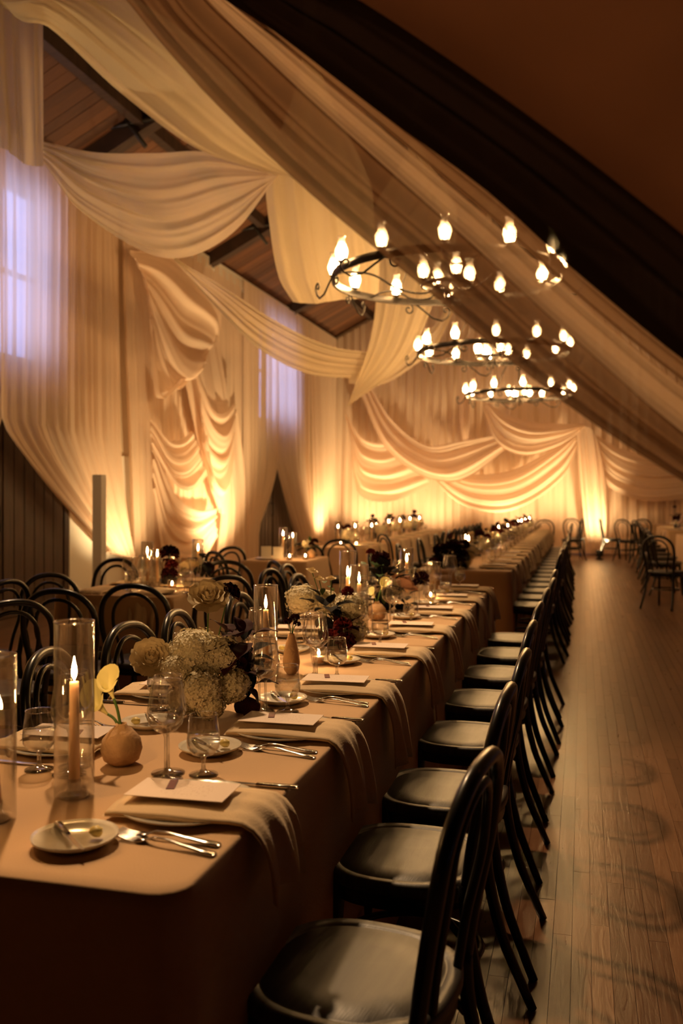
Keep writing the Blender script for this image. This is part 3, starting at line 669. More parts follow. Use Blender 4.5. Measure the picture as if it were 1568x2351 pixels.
for (px, py, rz, lab) in ((30, 1383, .9, 'black bentwood chair at the left edge of the picture, nearer one'), (18, 1335, 1.4, 'black bentwood chair at the left edge before the dark door'),
                          (110, 1320, -PI/2-.5, 'black bentwood chair at the left end of the first left table'), (130, 1357, .15, 'black bentwood chair with back to us at the left of the first left table front'),
                          (305, 1345, .1, 'black bentwood chair with back to us before the first left table'), (520, 1325, .95, 'black bentwood chair at the right corner of the first left table'),
                          (270, 1285, PI-.1, 'black bentwood chair on the far side of the first left table'), (518, 1290, .2, 'black bentwood chair with its back toward the far end of the first left table'),
                          (490, 1268, -PI/2+.9, 'black bentwood chair between first and second left tables, nearer'), (532, 1257, PI/2-.5, 'black bentwood chair at the left corner of the second left table'),
                          (628, 1290, -.9, 'black bentwood chair before the second left table'), (656, 1298, -PI/2, 'black bentwood chair seen edge-on before the second left table'),
                          (700, 1247.5, .2, 'black bentwood chair right of the second left table'), (778, 1240, .1, 'black bentwood chair with back to us before the third left table'),
                          (878, 1227, -.9, 'black bentwood chair at the right corner of the third left table')):
    chair_at(px, py, rz, lab, 'chairs around the left tables')
for i in range(9):
    put('chair', (-2.12, 12.6+.6*i, 0), PI/2 + R_.uniform(-.06, .06), 'black bentwood chair, right of farthest left table, %s from near end' % ORD[i], 'chairs at the farthest left table')
for i in range(8):
    put('chair', (-1.56, 7.9+1.22*i, 0), -PI/2 + R_.uniform(-.06, .06), 'black bentwood chair, left side of far long table, %s from near end' % ORD[i], 'left side chairs at the far long table')
for (px, py, rz, lab) in ((1250, 1194, PI, 'black bentwood chair behind the far end of the long table'), (1312, 1191, -.3, 'black bentwood chair with open hoop back at the end of the aisle row'), (1338, 1192, PI/2+.2, 'black bentwood chair seen edge-on beside the bright column drape'),
                          ):
    chair_at(px, py, rz, lab, 'chairs at the far wall')
for (x, y, rz, lab) in ((.62, 21.2, -PI/2-.1, 'black bentwood chair right beside the bright column drape'), (.95, 20.6, -.6, 'black bentwood chair second right of the bright column drape'), (1.2, 21.1, .2, 'black bentwood chair with hoop back third right of the bright column drape')):
    put('chair', (x, y, 0), rz, lab, 'chairs at the far wall')
for i, (x, y, rz) in enumerate(((1.27, 19.9, -1.2), (1.24, 18.5, -1.4), (1.2, 15.9, -1.5), (1.14, 13.7, -1.35), (1.0, 12.0, -.5), (1.62, 12.1, -.1), (2.2, 20.6, PI), (1.25, 17.3, -1.5), (1.2, 14.9, -1.5))):
    put('chair', (x, y, 0), rz, ['black bentwood chair at the farthest right table, aisle side', 'black bentwood chair in the dark cluster on the right, farthest but one', 'black bentwood chair in the middle of the dark cluster on the right',
        'black bentwood chair in the dark cluster on the right, second nearest', 'nearest black bentwood chair on the right of the aisle', 'black bentwood chair at the right edge of the picture, nearest right table', 'black bentwood chair behind the right table with three candles',
        'black bentwood chair in the dark cluster on the right, below the candles', 'black bentwood chair in the dark cluster on the right, third nearest'][i], 'chairs at the right tables')

# ================================================================ TABLES
ZTOP = .762
def cloth_table(cx, cy, wx, wy, label, rz=0, seed=0, cr=.035, flare=.008, tlabel=None):
    rr = random.Random(seed)
    # perimeter with rounded corners
    per = []
    for (sx, sy, a0) in ((1, 1, 0), (-1, 1, PI/2), (-1, -1, PI), (1, -1, 3*PI/2)):
        for k in range(5):
            a = a0 + PI/2*k/4; per.append((sx*(wx/2-cr)+cr*math.cos(a), sy*(wy/2-cr)+cr*math.sin(a), math.cos(a), math.sin(a), 1.0 if k in (1, 2, 3) else .6))
        # edge subdivisions
        nxt = {0: (-1, 1), 1: (-1, -1), 2: (1, -1), 3: (1, 1)}[[0, PI/2, PI, 3*PI/2].index(a0)]
        L = wx-2*cr if sy == nxt[1] else wy-2*cr
        p = per[-1]; nx = (-1 if nxt[0] < sx else (1 if nxt[0] > sx else 0)); ny = (-1 if nxt[1] < sy else (1 if nxt[1] > sy else 0))
        m = max(6, int(L/.06))
        for q in range(1, m): per.append((p[0]+nx*L*q/m, p[1]+ny*L*q/m, p[2], p[3], 0))
    N = len(per); ph = [rr.uniform(0, 6.28) for _ in range(4)]
    G = []
    for q in (.001, .3, .6, .85, .97): G.append([(x*q, y*q, ZTOP) for (x, y, nx, ny, c) in per])
    for k, u in enumerate((0, .012, .04, .12, .25, .4, .55, .7, .85, 1)):
        row = []
        for j, (x, y, nx, ny, c) in enumerate(per):
            arc = j/N*2*PI*((wx+wy)/.45)
            w = (math.sin(arc+ph[0]+.6*math.sin(arc*.31+ph[1]))*.5 + math.sin(arc*.43+ph[2])*.5)*.012*u + flare*u + c*.04*u*(1+.4*math.sin(j*2.1))
            if k == 0: off = .0
            elif k == 1: off = .004
            else: off = .006
            z = ZTOP - (0 if k == 0 else (.003 if k == 1 else u*(ZTOP-.004)))
            row.append((x+nx*(off+w), y+ny*(off+w), z))
        G.append(row)
    cl = MB().grid(G, True).build('tablecloth', 'tablecloth', None); cl.location = (cx, cy, 0); cl.rotation_euler = (0, 0, rz)
    tag(cl, label, 'tablecloth', 'floor-length cloths on the banquet tables'); return cl
XT = -.985; WT = .775
cloth_table(XT, (1.285+3.69)/2, WT, 3.69-1.285, 'tan floor-length tablecloth on the nearest table, foreground corner', seed=1, cr=.05)
cloth_table(XT, (3.70+6.28)/2, WT, 6.28-3.70, 'tan floor-length tablecloth on the second table of the near run, beyond the seam', seed=2)
for k in range(4):
    cloth_table(XT+.02, 7.6+2.45*k+1.222, WT, 2.44, 'tan floor-length tablecloth on the far long run, %s table from its near end' % ORD[k], seed=3+k)
LT = [(-2.82, 5.72, .8, 1.22, 'first left table, the one with the dark red flowers', .0), (-2.87, 8.7, .66, .8, 'second left table with two candle cylinders', .0), (-2.87, 11.4, .66, 1.25, 'third left table before the bright corner curtains', .0)]
for i, (x, y, wx, wy, nm, rz) in enumerate(LT): cloth_table(x, y, wx, wy, 'pale tan tablecloth on the ' + nm, rz, 11+i)
cloth_table(-2.9, 14.9, .76, 4.9, 'tan tablecloth on the farthest left table beside a row of chair backs', 0, 15)
cloth_table(1.95, 19.0, .9, 2.4, 'tan tablecloth on the right table with three candles', 0, 16)
cloth_table(1.95, 14.4, .9, 3.4, 'tan tablecloth on the nearest right table behind dark chairs', 0, 17)
cloth_table(1.75, 21.75, 1.1, .5, 'tan tablecloth on the narrow table along the far wall', 0, 18)

# ================================================================ TABLEWARE PROTOTYPES
def tw():
    t = thing('dinner_plate', 'x', 'plate')
    MB().lathe([(.0, .006), (.085, .006), (.1, .008), (.133, .014), (.136, .0155), (.134, .012), (.1, .004), (.08, .001), (0, .001)], 40).build('dish', 'white_plate', t); protos['plate'] = t
    t = thing('bread_plate', 'x', 'plate')
    MB().lathe([(.0, .005), (.045, .005), (.068, .014), (.075, .019), (.074, .015), (.05, .002), (0, .001)], 32).build('dish', 'white_plate', t); protos['bread'] = t
    o = MB().ball((0, 0, .012), .012, 8, 6, .12, 3, (1.1, .9, .8)).build('butter_ball', 'butter'); tag(o, 'x', 'butter'); protos['butter'] = o
    def glass(nm, prof, water, n=22):
        t = thing(nm, 'x', 'glass')
        k = next(i for i, (r, z) in enumerate(prof) if i > 5 and r > .008)
        MB().lathe(prof[:k], n).build('foot_and_stem', 'glass_solid', t)
        MB().lathe(prof[k-1:], n).build('bowl', 'glass_thin', t)
        r, z = prof[-1]; MB().tube([(r*math.cos(2*PI*j/n), r*math.sin(2*PI*j/n), z) for j in range(n)], .0009, 5, closed=True).build('rim', 'glass_rim', t)
        if water:
            MB().lathe(water, n, closed_top=True).build('water', 'water', t)
        return t
    wine = [(0, .0005), (.036, .0005), (.037, .002), (.012, .006), (.0042, .013), (.0035, .05), (.0035, .09), (.006, .099), (.022, .108), (.036, .122), (.0405, .138), (.0395, .155), (.034, .19), (.030, .215)]
    t = glass('wine_glass', wine, None); protos['wine'] = t
    wat = [(0, .0005), (.031, .0005), (.032, .002), (.01, .007), (.005, .014), (.0045, .032), (.007, .04), (.024, .046), (.035, .06), (.037, .075), (.034, .1), (.030, .132)]
    t = glass('water_goblet', wat, [(.003, .0405), (.023, .047), (.034, .061), (.0358, .075), (.034, .09)]); protos['goblet'] = t
    # fork
    m = MB()
    def blade(P, W, th):    # strip with thickness along y
        G = []
        for (y, z), w_ in zip(P, W): G.append([(-w_, y, z), (w_, y, z), (w_, y, z+th), (-w_, y, z+th)])
        i0 = len(m.v); m.grid(G, True); m.f.append((i0, i0+1, i0+2, i0+3)); m.f.append(tuple(i0+(len(G)-1)*4+k for k in (3, 2, 1, 0))); m.t += [.5, .5]
    blade([(-.1, .001), (-.095, .002), (-.07, .004), (-.03, .008), (0, .012), (.025, .012), (.04, .006), (.05, .003), (.062, .002)], [.006, .009, .0075, .005, .003, .0028, .004, .010, .0115], .0022)
    for k in range(4):
        x = -.0096+.0064*k
        G = [[(x-.0016, y, z), (x+.0016, y, z), (x+.0016, y, z+.0018), (x-.0016, y, z+.0018)] for y, z in ((.06, .002), (.08, .003), (.1, .0075))]
        m.grid(G, True)
    o = m.build('fork', 'steel'); tag(o, 'x', 'fork'); protos['fork'] = o
    m = MB()
    blade([(-.1, .001), (-.095, .001), (-.06, .0015), (-.01, .0015)], [.006, .0085, .007, .0055], .006)
    hd = m.build('knife_handle', 'steel'); m = MB()
    G = [[(-a, y, .003), (b, y, .003), (b, y, .0046), (-a, y, .0046)] for y, a, b in ((-.012, .004, .005), (.0, .004, .008), (.06, .004, .009), (.09, .004, .006), (.108, .003, -.001))]
    m.grid(G, True); t = thing('table_knife', 'x', 'knife'); hd.parent = t; m.build('blade', 'steel', t, False); hd.name = 'handle'; protos['knife'] = t
    # napkin: laid over the plate and falling over the table edge (edge at local y=-.15)
    def nap(nm, hang, w_, seed, key):
        rr = random.Random(seed); G = []
        P = catmull([(.115, .026), (.06, .030), (-.04, .032), (-.115, .030), (-.148, .024), (-.172, -.02), (-.182, -.02-hang*.5), (-.19, -hang)], 26)
        P = []
        for k in range(27):
            t_ = k/26; L = .27+hang+.03; sdist = t_*L
            if sdist < .25: y = .125-sdist; z = .023 + .006*math.exp(-((y)/.12)**2)
            else:
                q = (sdist-.25)/(L-.25); y = -.125 - .068*(1-math.exp(-q*5)) - .02*q; z = .022 - (L-.25)*max(0, q-.1)**1.0*1.0
            P.append((y, z, t_))
        for (y, z, t_) in P:
            row = []
            hangf = max(0, (t_-.45)/.55)
            for j in range(19):
                v = j/18*2-1
                wv = w_*(1 - .12*hangf); x = v*wv + .012*hangf*math.sin(3*t_)
                sag = -.010*(abs(v)**3)*(1-hangf)
                wob = (.006*math.sin(v*5+seed) + .004*math.sin(v*11+2*seed))*(.3+hangf)
                row.append((x, y - wob*hangf*1.6, z + sag + wob*(1-hangf)*.6 - (.02*abs(v+.2) if t_ > .97 else 0)))
            G.append(row)
        t = thing('napkin', 'x', 'napkin')
        m = MB().grid(G); o = m.build('folded_cloth', 'napkin', t)
        md = o.modifiers.new('thick', 'SOLIDIFY'); md.thickness = .005; md.offset = 1
        dg = bpy.context.evaluated_depsgraph_get()
        me = bpy.data.meshes.new_from_object(o.evaluated_get(dg)); o.modifiers.clear(); o.data = me
        # lower fold layer peeking out
        G2 = [[(x*1.03, y+.004, z-.006) for (x, y, z) in row] for row in G[:13]]
        MB().grid(G2).build('under_fold', 'napkin', t)
        protos[key] = t
    nap('napkin', .10, .1, 1, 'nap_short'); nap('napkin', .19, .098, 4, 'nap_a'); nap('napkin', .16, .10, 9, 'nap_b')
    t = thing('menu_card', 'x', 'menu')
    MB().quad_box((-.055, -.1, 0), (.055, .1, .0012)).build('card', 'menu_card', t, False); 
    MB().quad_box((.0, .018, .0012), (.056, .034, .003), Matrix.Rotation(.25, 4, 'Z')).build('tag', 'menu_tag', t, False); protos['menu'] = t
tw()
def cylinder_candle(h, r, candle_h, lean=0, key=None, flame=True):
    t = thing('candle_cylinder', 'x', 'candle')
    MB().lathe([(r*.96, .004), (r, .004), (r, h), (r-.0025, h), (r-.0025, .006)], 32).build('glass_cylinder', 'glass_thin', t)
    n = 32; MB().tube([(r*.985*math.cos(2*PI*j/n), r*.985*math.sin(2*PI*j/n), h) for j in range(n)], .0016, 6, closed=True).build('rim', 'glass_rim', t)
    MB().lathe([(0, .001), (r*.7, .001), (r*.75, .004), (r*.4, .010), (.013, .018), (.013, .035), (.010, .037), (0, .036)], 20).build('candle_holder', 'glass_solid', t)
    c = MB().tube([(0, 0, .03), (lean*.5, 0, .03+(candle_h-.03)*.5), (lean, 0, candle_h)], [.0115, .0105, .0092], 14).build('taper_candle', 'candle_wax', t)
    MB().tube([(lean, 0, candle_h), (lean+.001, 0, candle_h+.01)], .0008, 5).build('wick', 'fixture_black', c)
    MB().lathe([(.0005, 0), (.0042, .008), (.0055, .016), (.0045, .027), (.002, .038), (.0003, .048)], 10, (lean, 0, candle_h+.004)).build('flame', 'flame', c)
    protos[key] = t
cylinder_candle(.355, .040, .232, .0, 'cyl_tall'); cylinder_candle(.31, .038, .225, -.012, 'cyl_lean'); cylinder_candle(.30, .042, .215, 0, 'cyl_mid'); cylinder_candle(.25, .042, .2, 0, 'cyl_low')
t = thing('votive_candle', 'x', 'candle'); MB().lathe([(.0, .002), (.026, .002), (.030, .03), (.032, .06), (.030, .06), (.028, .03), (.024, .005)], 16).build('ribbed_cup', 'glass_thin', t)
MB().lathe([(0, .006), (.022, .006), (.024, .028), (0, .028)], 14).build('wax', 'candle_wax', t); MB().lathe([(.0005, .028), (.005, .036), (.006, .042), (.002, .054)], 8).build('flame', 'flame', t); protos['votive'] = t

# ---------------------------------------------------------------- place settings
def setting(px_, py_, rz, who, full, nap='nap_a', grp='', bread=True, seed=0, glasses=2):
    rr = random.Random(seed); ca, sa = math.cos(rz), math.sin(rz)
    def W(x, y, z=0): return (px_ + x*ca - y*sa, py_ + x*sa + y*ca, ZTOP + .0005 + z)
    j = lambda a: rr.uniform(-a, a)
    put('plate', W(0, 0), rz, 'cream dinner plate under napkin, ' + who, 'dinner plates ' + grp)
    put(nap, W(j(.008), 0, -.001), rz + j(.06), 'cream napkin hanging over the edge, ' + who, 'napkins ' + grp)
    put('goblet', W(.2+j(.012), .055+j(.01)), rr.uniform(0, 3), 'short-stemmed water goblet, ' + who, 'water goblets ' + grp)
    put('wine', W(.15+j(.01), .115+j(.01)), rr.uniform(0, 3), 'tall wine glass nearer plate, ' + who, 'wine glasses ' + grp)
    if glasses > 1: put('wine', W(.205+j(.01), .14+j(.012)), rr.uniform(0, 3), 'second wine glass behind goblet, ' + who, 'wine glasses ' + grp)
    if full > 0:
        put('fork', W(-.165, -.035), rz - .1 + j(.05), 'silver fork nearer the plate, ' + who, 'forks ' + grp)
        put('knife', W(.158, -.072), rz + j(.04), 'silver knife right of plate, ' + who, 'knives ' + grp)
        put('menu', W(-.005, .01, .036), rz + .05 + j(.04), 'blush menu card with red tag, ' + who, 'menu cards ' + grp)
    if full > 1:
        put('fork', W(-.195, -.045), rz - .16 + j(.05), 'silver fork farther from the plate, ' + who, 'forks ' + grp)
        put('bread', W(-.225, .115), 0, 'small cream bread plate, ' + who, 'bread plates ' + grp)
        put('butter', W(-.205, .085, .006), 0, 'butter ball on bread plate, ' + who, 'butter balls ' + grp)
        k = put('knife', W(-.235, .12, .016), rz + 2.3 + j(.2), 'knife lying across bread plate, ' + who, 'butter knives ' + grp); k.scale = (.75, .75, .75)
for i, y in enumerate(YA):
    setting(-.745, y-.055, PI/2, '%s aisle place, near long table' % ORD[i], 2, 'nap_short' if i == 0 else ('nap_a', 'nap_b')[i % 2], 'on the near long table', seed=100+i)
for i, y in enumerate(YBs):
    setting(-.725, y-.02, PI/2, '%s aisle place, far long table' % ORD[i], 1 if i < 4 else 0, ('nap_a', 'nap_b')[i % 2], 'on the far long table', seed=200+i, glasses=2 if i < 8 else 1)
for i, y in enumerate((1.99, 2.6, 3.2, 3.85, 4.5, 5.1, 5.75)):
    setting(-1.225, y, -PI/2, '%s left-hand place, near long table' % ORD[i], 2 if i < 3 else 1, ('nap_a', 'nap_b')[i % 2], 'on the near long table', seed=300+i)
for i in range(10):
    setting(-1.21, 8.1+.92*i, -PI/2, '%s left-hand place, far long table' % ORD[i], 0, ('nap_a', 'nap_b')[i % 2], 'on the far long table', seed=400+i, glasses=1)
k = 0
for (x, y, rz) in ((-3.02, 5.3, 0), (-2.62, 5.3, 0), (-2.64, 5.75, PI/2), (-2.64, 6.12, PI/2), (-3.0, 5.8, -PI/2), (-3.0, 6.15, -PI/2)):
    setting(x, y, rz, ['front left', 'front right', 'right side nearer', 'right side farther', 'left side nearer', 'left side farther'][k] + ' place, first left table', 0, 'nap_b', 'on the first left table', seed=500+k); k += 1
for tn, (ys) in (('third left table', (11.0, 11.6)), ('farthest left table', (12.9, 13.7, 14.5, 15.3, 16.1))):
    for i, y in enumerate(ys): setting(-2.7 if tn[0] == 't' else -2.68, y, PI/2, '%s right-hand place, %s' % (ORD[i], tn), 0, 'nap_a', 'on the ' + tn, seed=600+i+int(y), glasses=2)
for i, y in enumerate((18.3, 19.0, 19.7)): setting(1.68, y, -PI/2, '%s aisle place, right table with candles' % ORD[i], 0, 'nap_b', 'on the right table', seed=700+i, glasses=1)
put('plate', (-2.98, 8.5, ZTOP+.001), 0, 'cream dinner plate on the near left corner of the second left table', None)

# ---------------------------------------------------------------- candles
def cand(kind, px, py, label, grp='cylinder candles'):
    p = pZ(px, py, ZTOP); put(kind, (p.x, p.y, ZTOP+.001), 0, label, grp)
for kind, x, y, lab in (('cyl_lean', -1.07, 1.5, 'tall glass cylinder with a leaning taper candle, cut by the left picture edge'), ('cyl_tall', -1.0, 1.66, 'tallest glass cylinder with a lit taper candle in front of the calla vase'),
                        ('cyl_mid', -1.07, 3.02, 'glass cylinder with a taper candle between the two white flower arrangements'), ('cyl_tall', -1.07, 4.17, 'taller cylinder of the candle pair behind the second arrangement'),
                        ('cyl_mid', -.985, 4.05, 'shorter cylinder of the candle pair behind the second arrangement'), ('cyl_mid', -1.03, 5.45, 'glass cylinder candle behind the blush and green arrangement'),
                        ('cyl_low', -1.03, 8.55, 'glass cylinder candle at the near end of the far long table'), ('cyl_low', -1.09, 8.8, 'second glass cylinder candle at the near end of the far long table'),
                        ('cyl_mid', -2.9, 5.75, 'left cylinder of the candle pair on the first left table'), ('cyl_low', -2.8, 5.7, 'right cylinder of the candle pair on the first left table'), ('cyl_mid', -2.72, 6.2, 'single cylinder candle at the far right of the first left table')):
    put(kind, (x, y, ZTOP+.001), R_.uniform(0, 6) if kind != 'cyl_lean' else 0, lab, 'cylinder candles')
for k in range(9):
    put('cyl_low', (-1.0+R_.uniform(-.06, .06), 9.9+.91*k, ZTOP+.001), 0, 'lit cylinder candle along the far long table, %s beyond the dark arrangement' % ORD[k], 'cylinder candles on the far long table')
put('cyl_mid', (-2.95, 8.85, ZTOP+.001), 0, 'left cylinder of the candle pair on the second left table', 'cylinder candles'); put('cyl_low', (-2.83, 8.8, ZTOP+.001), 0, 'right cylinder of the candle pair on the second left table', 'cylinder candles')
for n, (x, y, lab) in enumerate(((-2.6, 10.0, 'beside'), (-3.0, 11.2, 'left on'), (-2.85, 11.5, 'middle of'), (-2.7, 11.8, 'right on'))):
    if n: put('cyl_mid', (x, y, ZTOP+.001), 0, 'cylinder candle %s the third left table' % lab, 'cylinder candles on the third left table')
for k in range(6): put('cyl_mid', (-2.95+.06*(k % 3), 13.2+.6*k, ZTOP+.001), 0, 'cylinder candle on the farthest left table, %s from its near end' % ORD[k], 'cylinder candles on the farthest left table')
for k in range(3): put('cyl_mid', (1.8+.17*k, 18.9+.1*k, ZTOP+.001), 0, '%s of the three cylinder candles on the right table' % ('left', 'middle', 'right')[k], 'cylinder candles on the right table')
for n, (x, y, lab) in enumerate(((-1.13, 2.78, 'small votive candle left of the second cylinder on the near table'), (-.93, 3.2, 'small glowing votive candle right of the tall bud vase'), (-2.62, 5.55, 'small votive candle on the first left table'),
                    (-2.62, 8.55, 'small votive candle on the second left table, nearer'), (-2.75, 8.45, 'small votive candle on the second left table, farther'), (-2.7, 10.95, 'small votive candle at the front of the third left table'), (-2.9, 10.95, 'votive candle at the front left of the third left table'),
                    (-.86, 5.3, 'small votive candle beside the sixth aisle-side place'))):
    put('votive', (x, y, ZTOP+.001), 0, lab, 'votive candles')

# ---------------------------------------------------------------- flowers
def hydrangea(seed, r=1.0, n=430):
    rr = random.Random(seed); m = MB().ball((0, 0, 0), .72, 14, 10, .04, seed)
    for k in range(n):
        z = 1-2*(k+.5)/n; a = k*2.39996; q = math.sqrt(1-z*z); d = Vector((q*math.cos(a), q*math.sin(a), z)); d = (d + Vector((rr.uniform(-.08, .08), rr.uniform(-.08, .08), rr.uniform(-.08, .08)))).normalized()
        c = d*(.8 + .2*noise.noise(d*2.6+Vector((seed*7.0, 0, 0))) + rr.uniform(-.03, .05)); x = d.orthogonal().normalized(); y = d.cross(x); ang = rr.uniform(0, PI)
        x, y = x*math.cos(ang)+y*math.sin(ang), y*math.cos(ang)-x*math.sin(ang); s = rr.uniform(.085, .125)
        for (e, f) in ((x, y), (y, -x), (-x, -y), (-y, x)):
            i = len(m.v); m.v += [tuple(c), tuple(c+e*s*.6+f*s*.45+d*s*.15), tuple(c+e*s*1.05+d*s*rr.uniform(.0, .4)), tuple(c+e*s*.6-f*s*.45+d*s*.15)]
            m.f.append((i, i+1, i+2, i+3)); m.t.append(.5)
    return m.mesh('hydrangea', 'hydrangea_white', False)
def rose(mat, seed, layers=5, name='rose'):
    rr = random.Random(seed); m = MB().ball((0, 0, .08), .42, 10, 7)
    for L in range(layers):
        rad = .18 + .2*L; n = 3 + L
        for k in range(n):
            a0 = 2*PI*k/n + L*.7 + rr.uniform(-.1, .1); wdt = 2*PI/n*.75; G = []
            for i in range(5):
                u = i/4; row = []
                for j in range(7):
                    v = j/6*2-1; a = a0+v*wdt*(.45+.55*math.sin(PI*min(1, u*.75+.15))); h = (.15 + u*(.95-.13*L)) - .12*v*v*u; rd = rad*(.35+.65*u**.7)*(1+.25*L*u*u/layers) + .05*math.sin(5*v+k)*u
                    row.append((rd*math.cos(a), rd*math.sin(a), h-.35))
                G.append(row)
            m.grid(G)
    return m.mesh(name, mat)
def carnation(mat, seed, name='carnation'):
    rr = random.Random(seed); m = MB()
    for k in range(46):
        d = Vector((rr.gauss(0, 1), rr.gauss(0, 1), rr.uniform(-.25, 1.2))).normalized(); x = d.orthogonal().normalized(); y = d.cross(x); a = rr.uniform(0, PI); x, y = x*math.cos(a)+y*math.sin(a), y*math.cos(a)-x*math.sin(a)
        G = []
        for i in range(3):
            u = i/2; G.append([d*(.15+u*.8) + x*(v*.38*u) + y*(.13*math.sin(v*7+k)*u) for v in (-1, -.5, 0, .5, 1)])
        m.grid(G)
    return m.mesh(name, mat, False)
def leaf(mat, name='leaf', wid=.4, wavy=.0):
    G = []
    for i in range(9):
        u = i/8; w_ = wid*math.sin(PI*u**.85)*(1 if i not in (0, 8) else 0); row = []
        for v in (-1, -.5, 0, .5, 1): row.append((v*w_, u, .12*abs(v)*w_*2 - .35*u*u + wavy*math.sin(9*u+2*v)))
        G.append(row)
    return MB().grid(G).mesh(name, mat)
HYDS = [hydrangea(s) for s in (1, 2, 3)]; ROSE = rose('rose_cream', 4); ROSEB = rose('rose_blush', 5); CARN = carnation('burgundy_bright', 6); CARND = carnation('burgundy', 8)
LEAFS = {'dark': leaf('dark_leaf', wid=.42), 'burg': leaf('burgundy', wid=.38, wavy=.03), 'green': leaf('green_leaf', wid=.3)}
def stem_to(t, p, base=(0, 0, .09), mat='green_stem', r=.0022):
    MB().tube(catmull([base, ((base[0]+p[0])*.5, (base[1]+p[1])*.5, (base[2]+p[2])*.55), p], 8), r, 5).build('stem', mat, t)
def arrangement(label, loc, heads, leaves, vase_h=.1, seed=0, rz=0):
    """heads: (kind, x, y, z, r, tilt dir x, y); leaves: (kind, cluster centre, radius, count, size)"""
    rr = random.Random(seed); t = thing('flower_arrangement', label, 'flowers', loc, rz)
    MB().lathe([(0, .001), (.035, .001), (.05, .03), (.055, .06), (.045, vase_h-.012), (.05, vase_h), (.046, vase_h), (.042, vase_h-.015), (0, vase_h-.02)], 20).build('vase', 'dark_vase', t)
    for n, hd in enumerate(heads):
        kind, x, y, z, r = hd[:5]; tx, ty = (hd[5], hd[6]) if len(hd) > 5 else (x*3, y*3)
        me = {'hyd': HYDS[n % 3], 'rose': ROSE, 'blush': ROSEB, 'carn': CARN, 'cdark': CARND}[kind]; nm = {'hyd': 'hydrangea', 'rose': 'rose', 'blush': 'rose', 'carn': 'carnation', 'cdark': 'carnation'}[kind]
        o = link(nm, me, t, (x, y, z), (-ty*.9, tx*.9, rr.uniform(0, 6)), (r, r, r*(.88 if kind == 'hyd' else 1)))
        if kind != 'hyd': stem_to(t, (x, y, z), (x*.2, y*.2, vase_h-.02))
    for (kind, c, rad, cnt, size) in leaves:
        for k in range(cnt):
            d = Vector((rr.gauss(0, 1), rr.gauss(0, 1), rr.gauss(.1, 1))).normalized(); p = Vector(c) + d*rad*rr.uniform(.3, 1)
            q = (d + Vector((rr.uniform(-.5, .5), rr.uniform(-.5, .5), rr.uniform(-.3, .5)))).normalized()
            o = link('leaf', LEAFS[kind], t, p, q.to_track_quat('Y', 'Z').to_euler(), (size*rr.uniform(.7, 1.25),)*3)
    return t
# camera right is (c_, s_): helper to give offsets as (right, away, up)
def ra(r, a): return (c_*r - s_*a, s_*r + c_*a)
def AH(kind, r, a, z, rad, *tl):
    x, y = ra(r, a); 
    if tl: tx, ty = ra(*tl); return (kind, x, y, z, rad, tx, ty)
    return (kind, x, y, z, rad)
def AL(kind, r, a, z, rad, cnt, size): x, y = ra(r, a); return (kind, (x, y, z), rad, cnt, size)
Y1 = 2.40; arrangement('large white hydrangea arrangement with cream roses and dark burgundy leaves, nearest', (-1.03, Y1, ZTOP+.001),
    [AH('hyd', -.025, -.03, .175, .088), AH('hyd', .0, -.11, .085, .075), AH('hyd', .075, -.05, .085, .065), AH('hyd', -.02, .05, .14, .07), AH('hyd', .045, -.04, .17, .07), AH('hyd', -.06, -.07, .13, .06), AH('hyd', .03, -.12, .045, .05), AH('hyd', -.05, -.08, .05, .055), AH('rose', -.145, -.04, .16, .05, -.5, -1.0), AH('rose', .01, -.01, .325, .05, 0, -.9), AH('cdark', .06, .03, .33, .036)],
    [AL('burg', .10, .0, .2, .05, 20, .075), AL('burg', .10, -.02, .09, .05, 14, .07), AL('dark', .09, .03, .14, .06, 14, .07), AL('green', -.09, .02, .1, .04, 4, .05)], .09, 1)
arrangement('second white hydrangea arrangement with red carnations and dark leaves', (-1.0, 3.62, ZTOP+.001),
    [AH('hyd', -.12, .0, .19, .078), AH('hyd', .07, .0, .15, .09), AH('hyd', -.03, .05, .17, .07), AH('hyd', .1, .0, .06, .065), AH('carn', .07, -.09, .225, .028), AH('carn', .0, -.11, .05, .035), AH('carn', .05, -.12, .09, .042), AH('cdark', .06, -.11, .03, .045), AH('rose', -.08, .05, .30, .024), AH('rose', -.05, .03, .27, .02), AH('rose', .0, .03, .27, .02)],
    [AL('dark', -.02, -.09, .16, .06, 22, .065), AL('burg', .05, -.1, .07, .05, 16, .06), AL('green', -.02, .04, .24, .05, 6, .04)], .09, 2)
arrangement('third arrangement with blush rose dome, dark red bloom and dark green leaves', (-1.04, 4.85, ZTOP+.001),
    [AH('blush', .1, -.02, .14, .075, .4, -.6), AH('cdark', -.02, -.04, .27, .055), AH('hyd', .06, .06, .12, .07), AH('cdark', .2, .0, .16, .05), AH('carn', -.07, .05, .3, .03)],
    [AL('dark', .0, -.03, .14, .1, 34, .08), AL('green', -.05, -.03, .18, .1, 16, .07), AL('dark', .1, -.05, .04, .06, 12, .06)], .09, 3)
arrangement('dark burgundy mass of blooms at the near end of the far long table', (-1.1, 7.85, ZTOP+.001),
    [AH('cdark', .0, -.05, .16, .085), AH('cdark', -.09, -.03, .15, .07), AH('cdark', .08, -.04, .09, .08), AH('cdark', -.08, .0, .05, .06), AH('hyd', .16, .05, .14, .1), AH('cdark', .1, -.06, .19, .06), AH('hyd', .13, .1, .05, .08)],
    [AL('dark', .02, -.03, .12, .12, 30, .09), AL('burg', .0, .0, .16, .15, 12, .08)], .1, 4)
k = 0
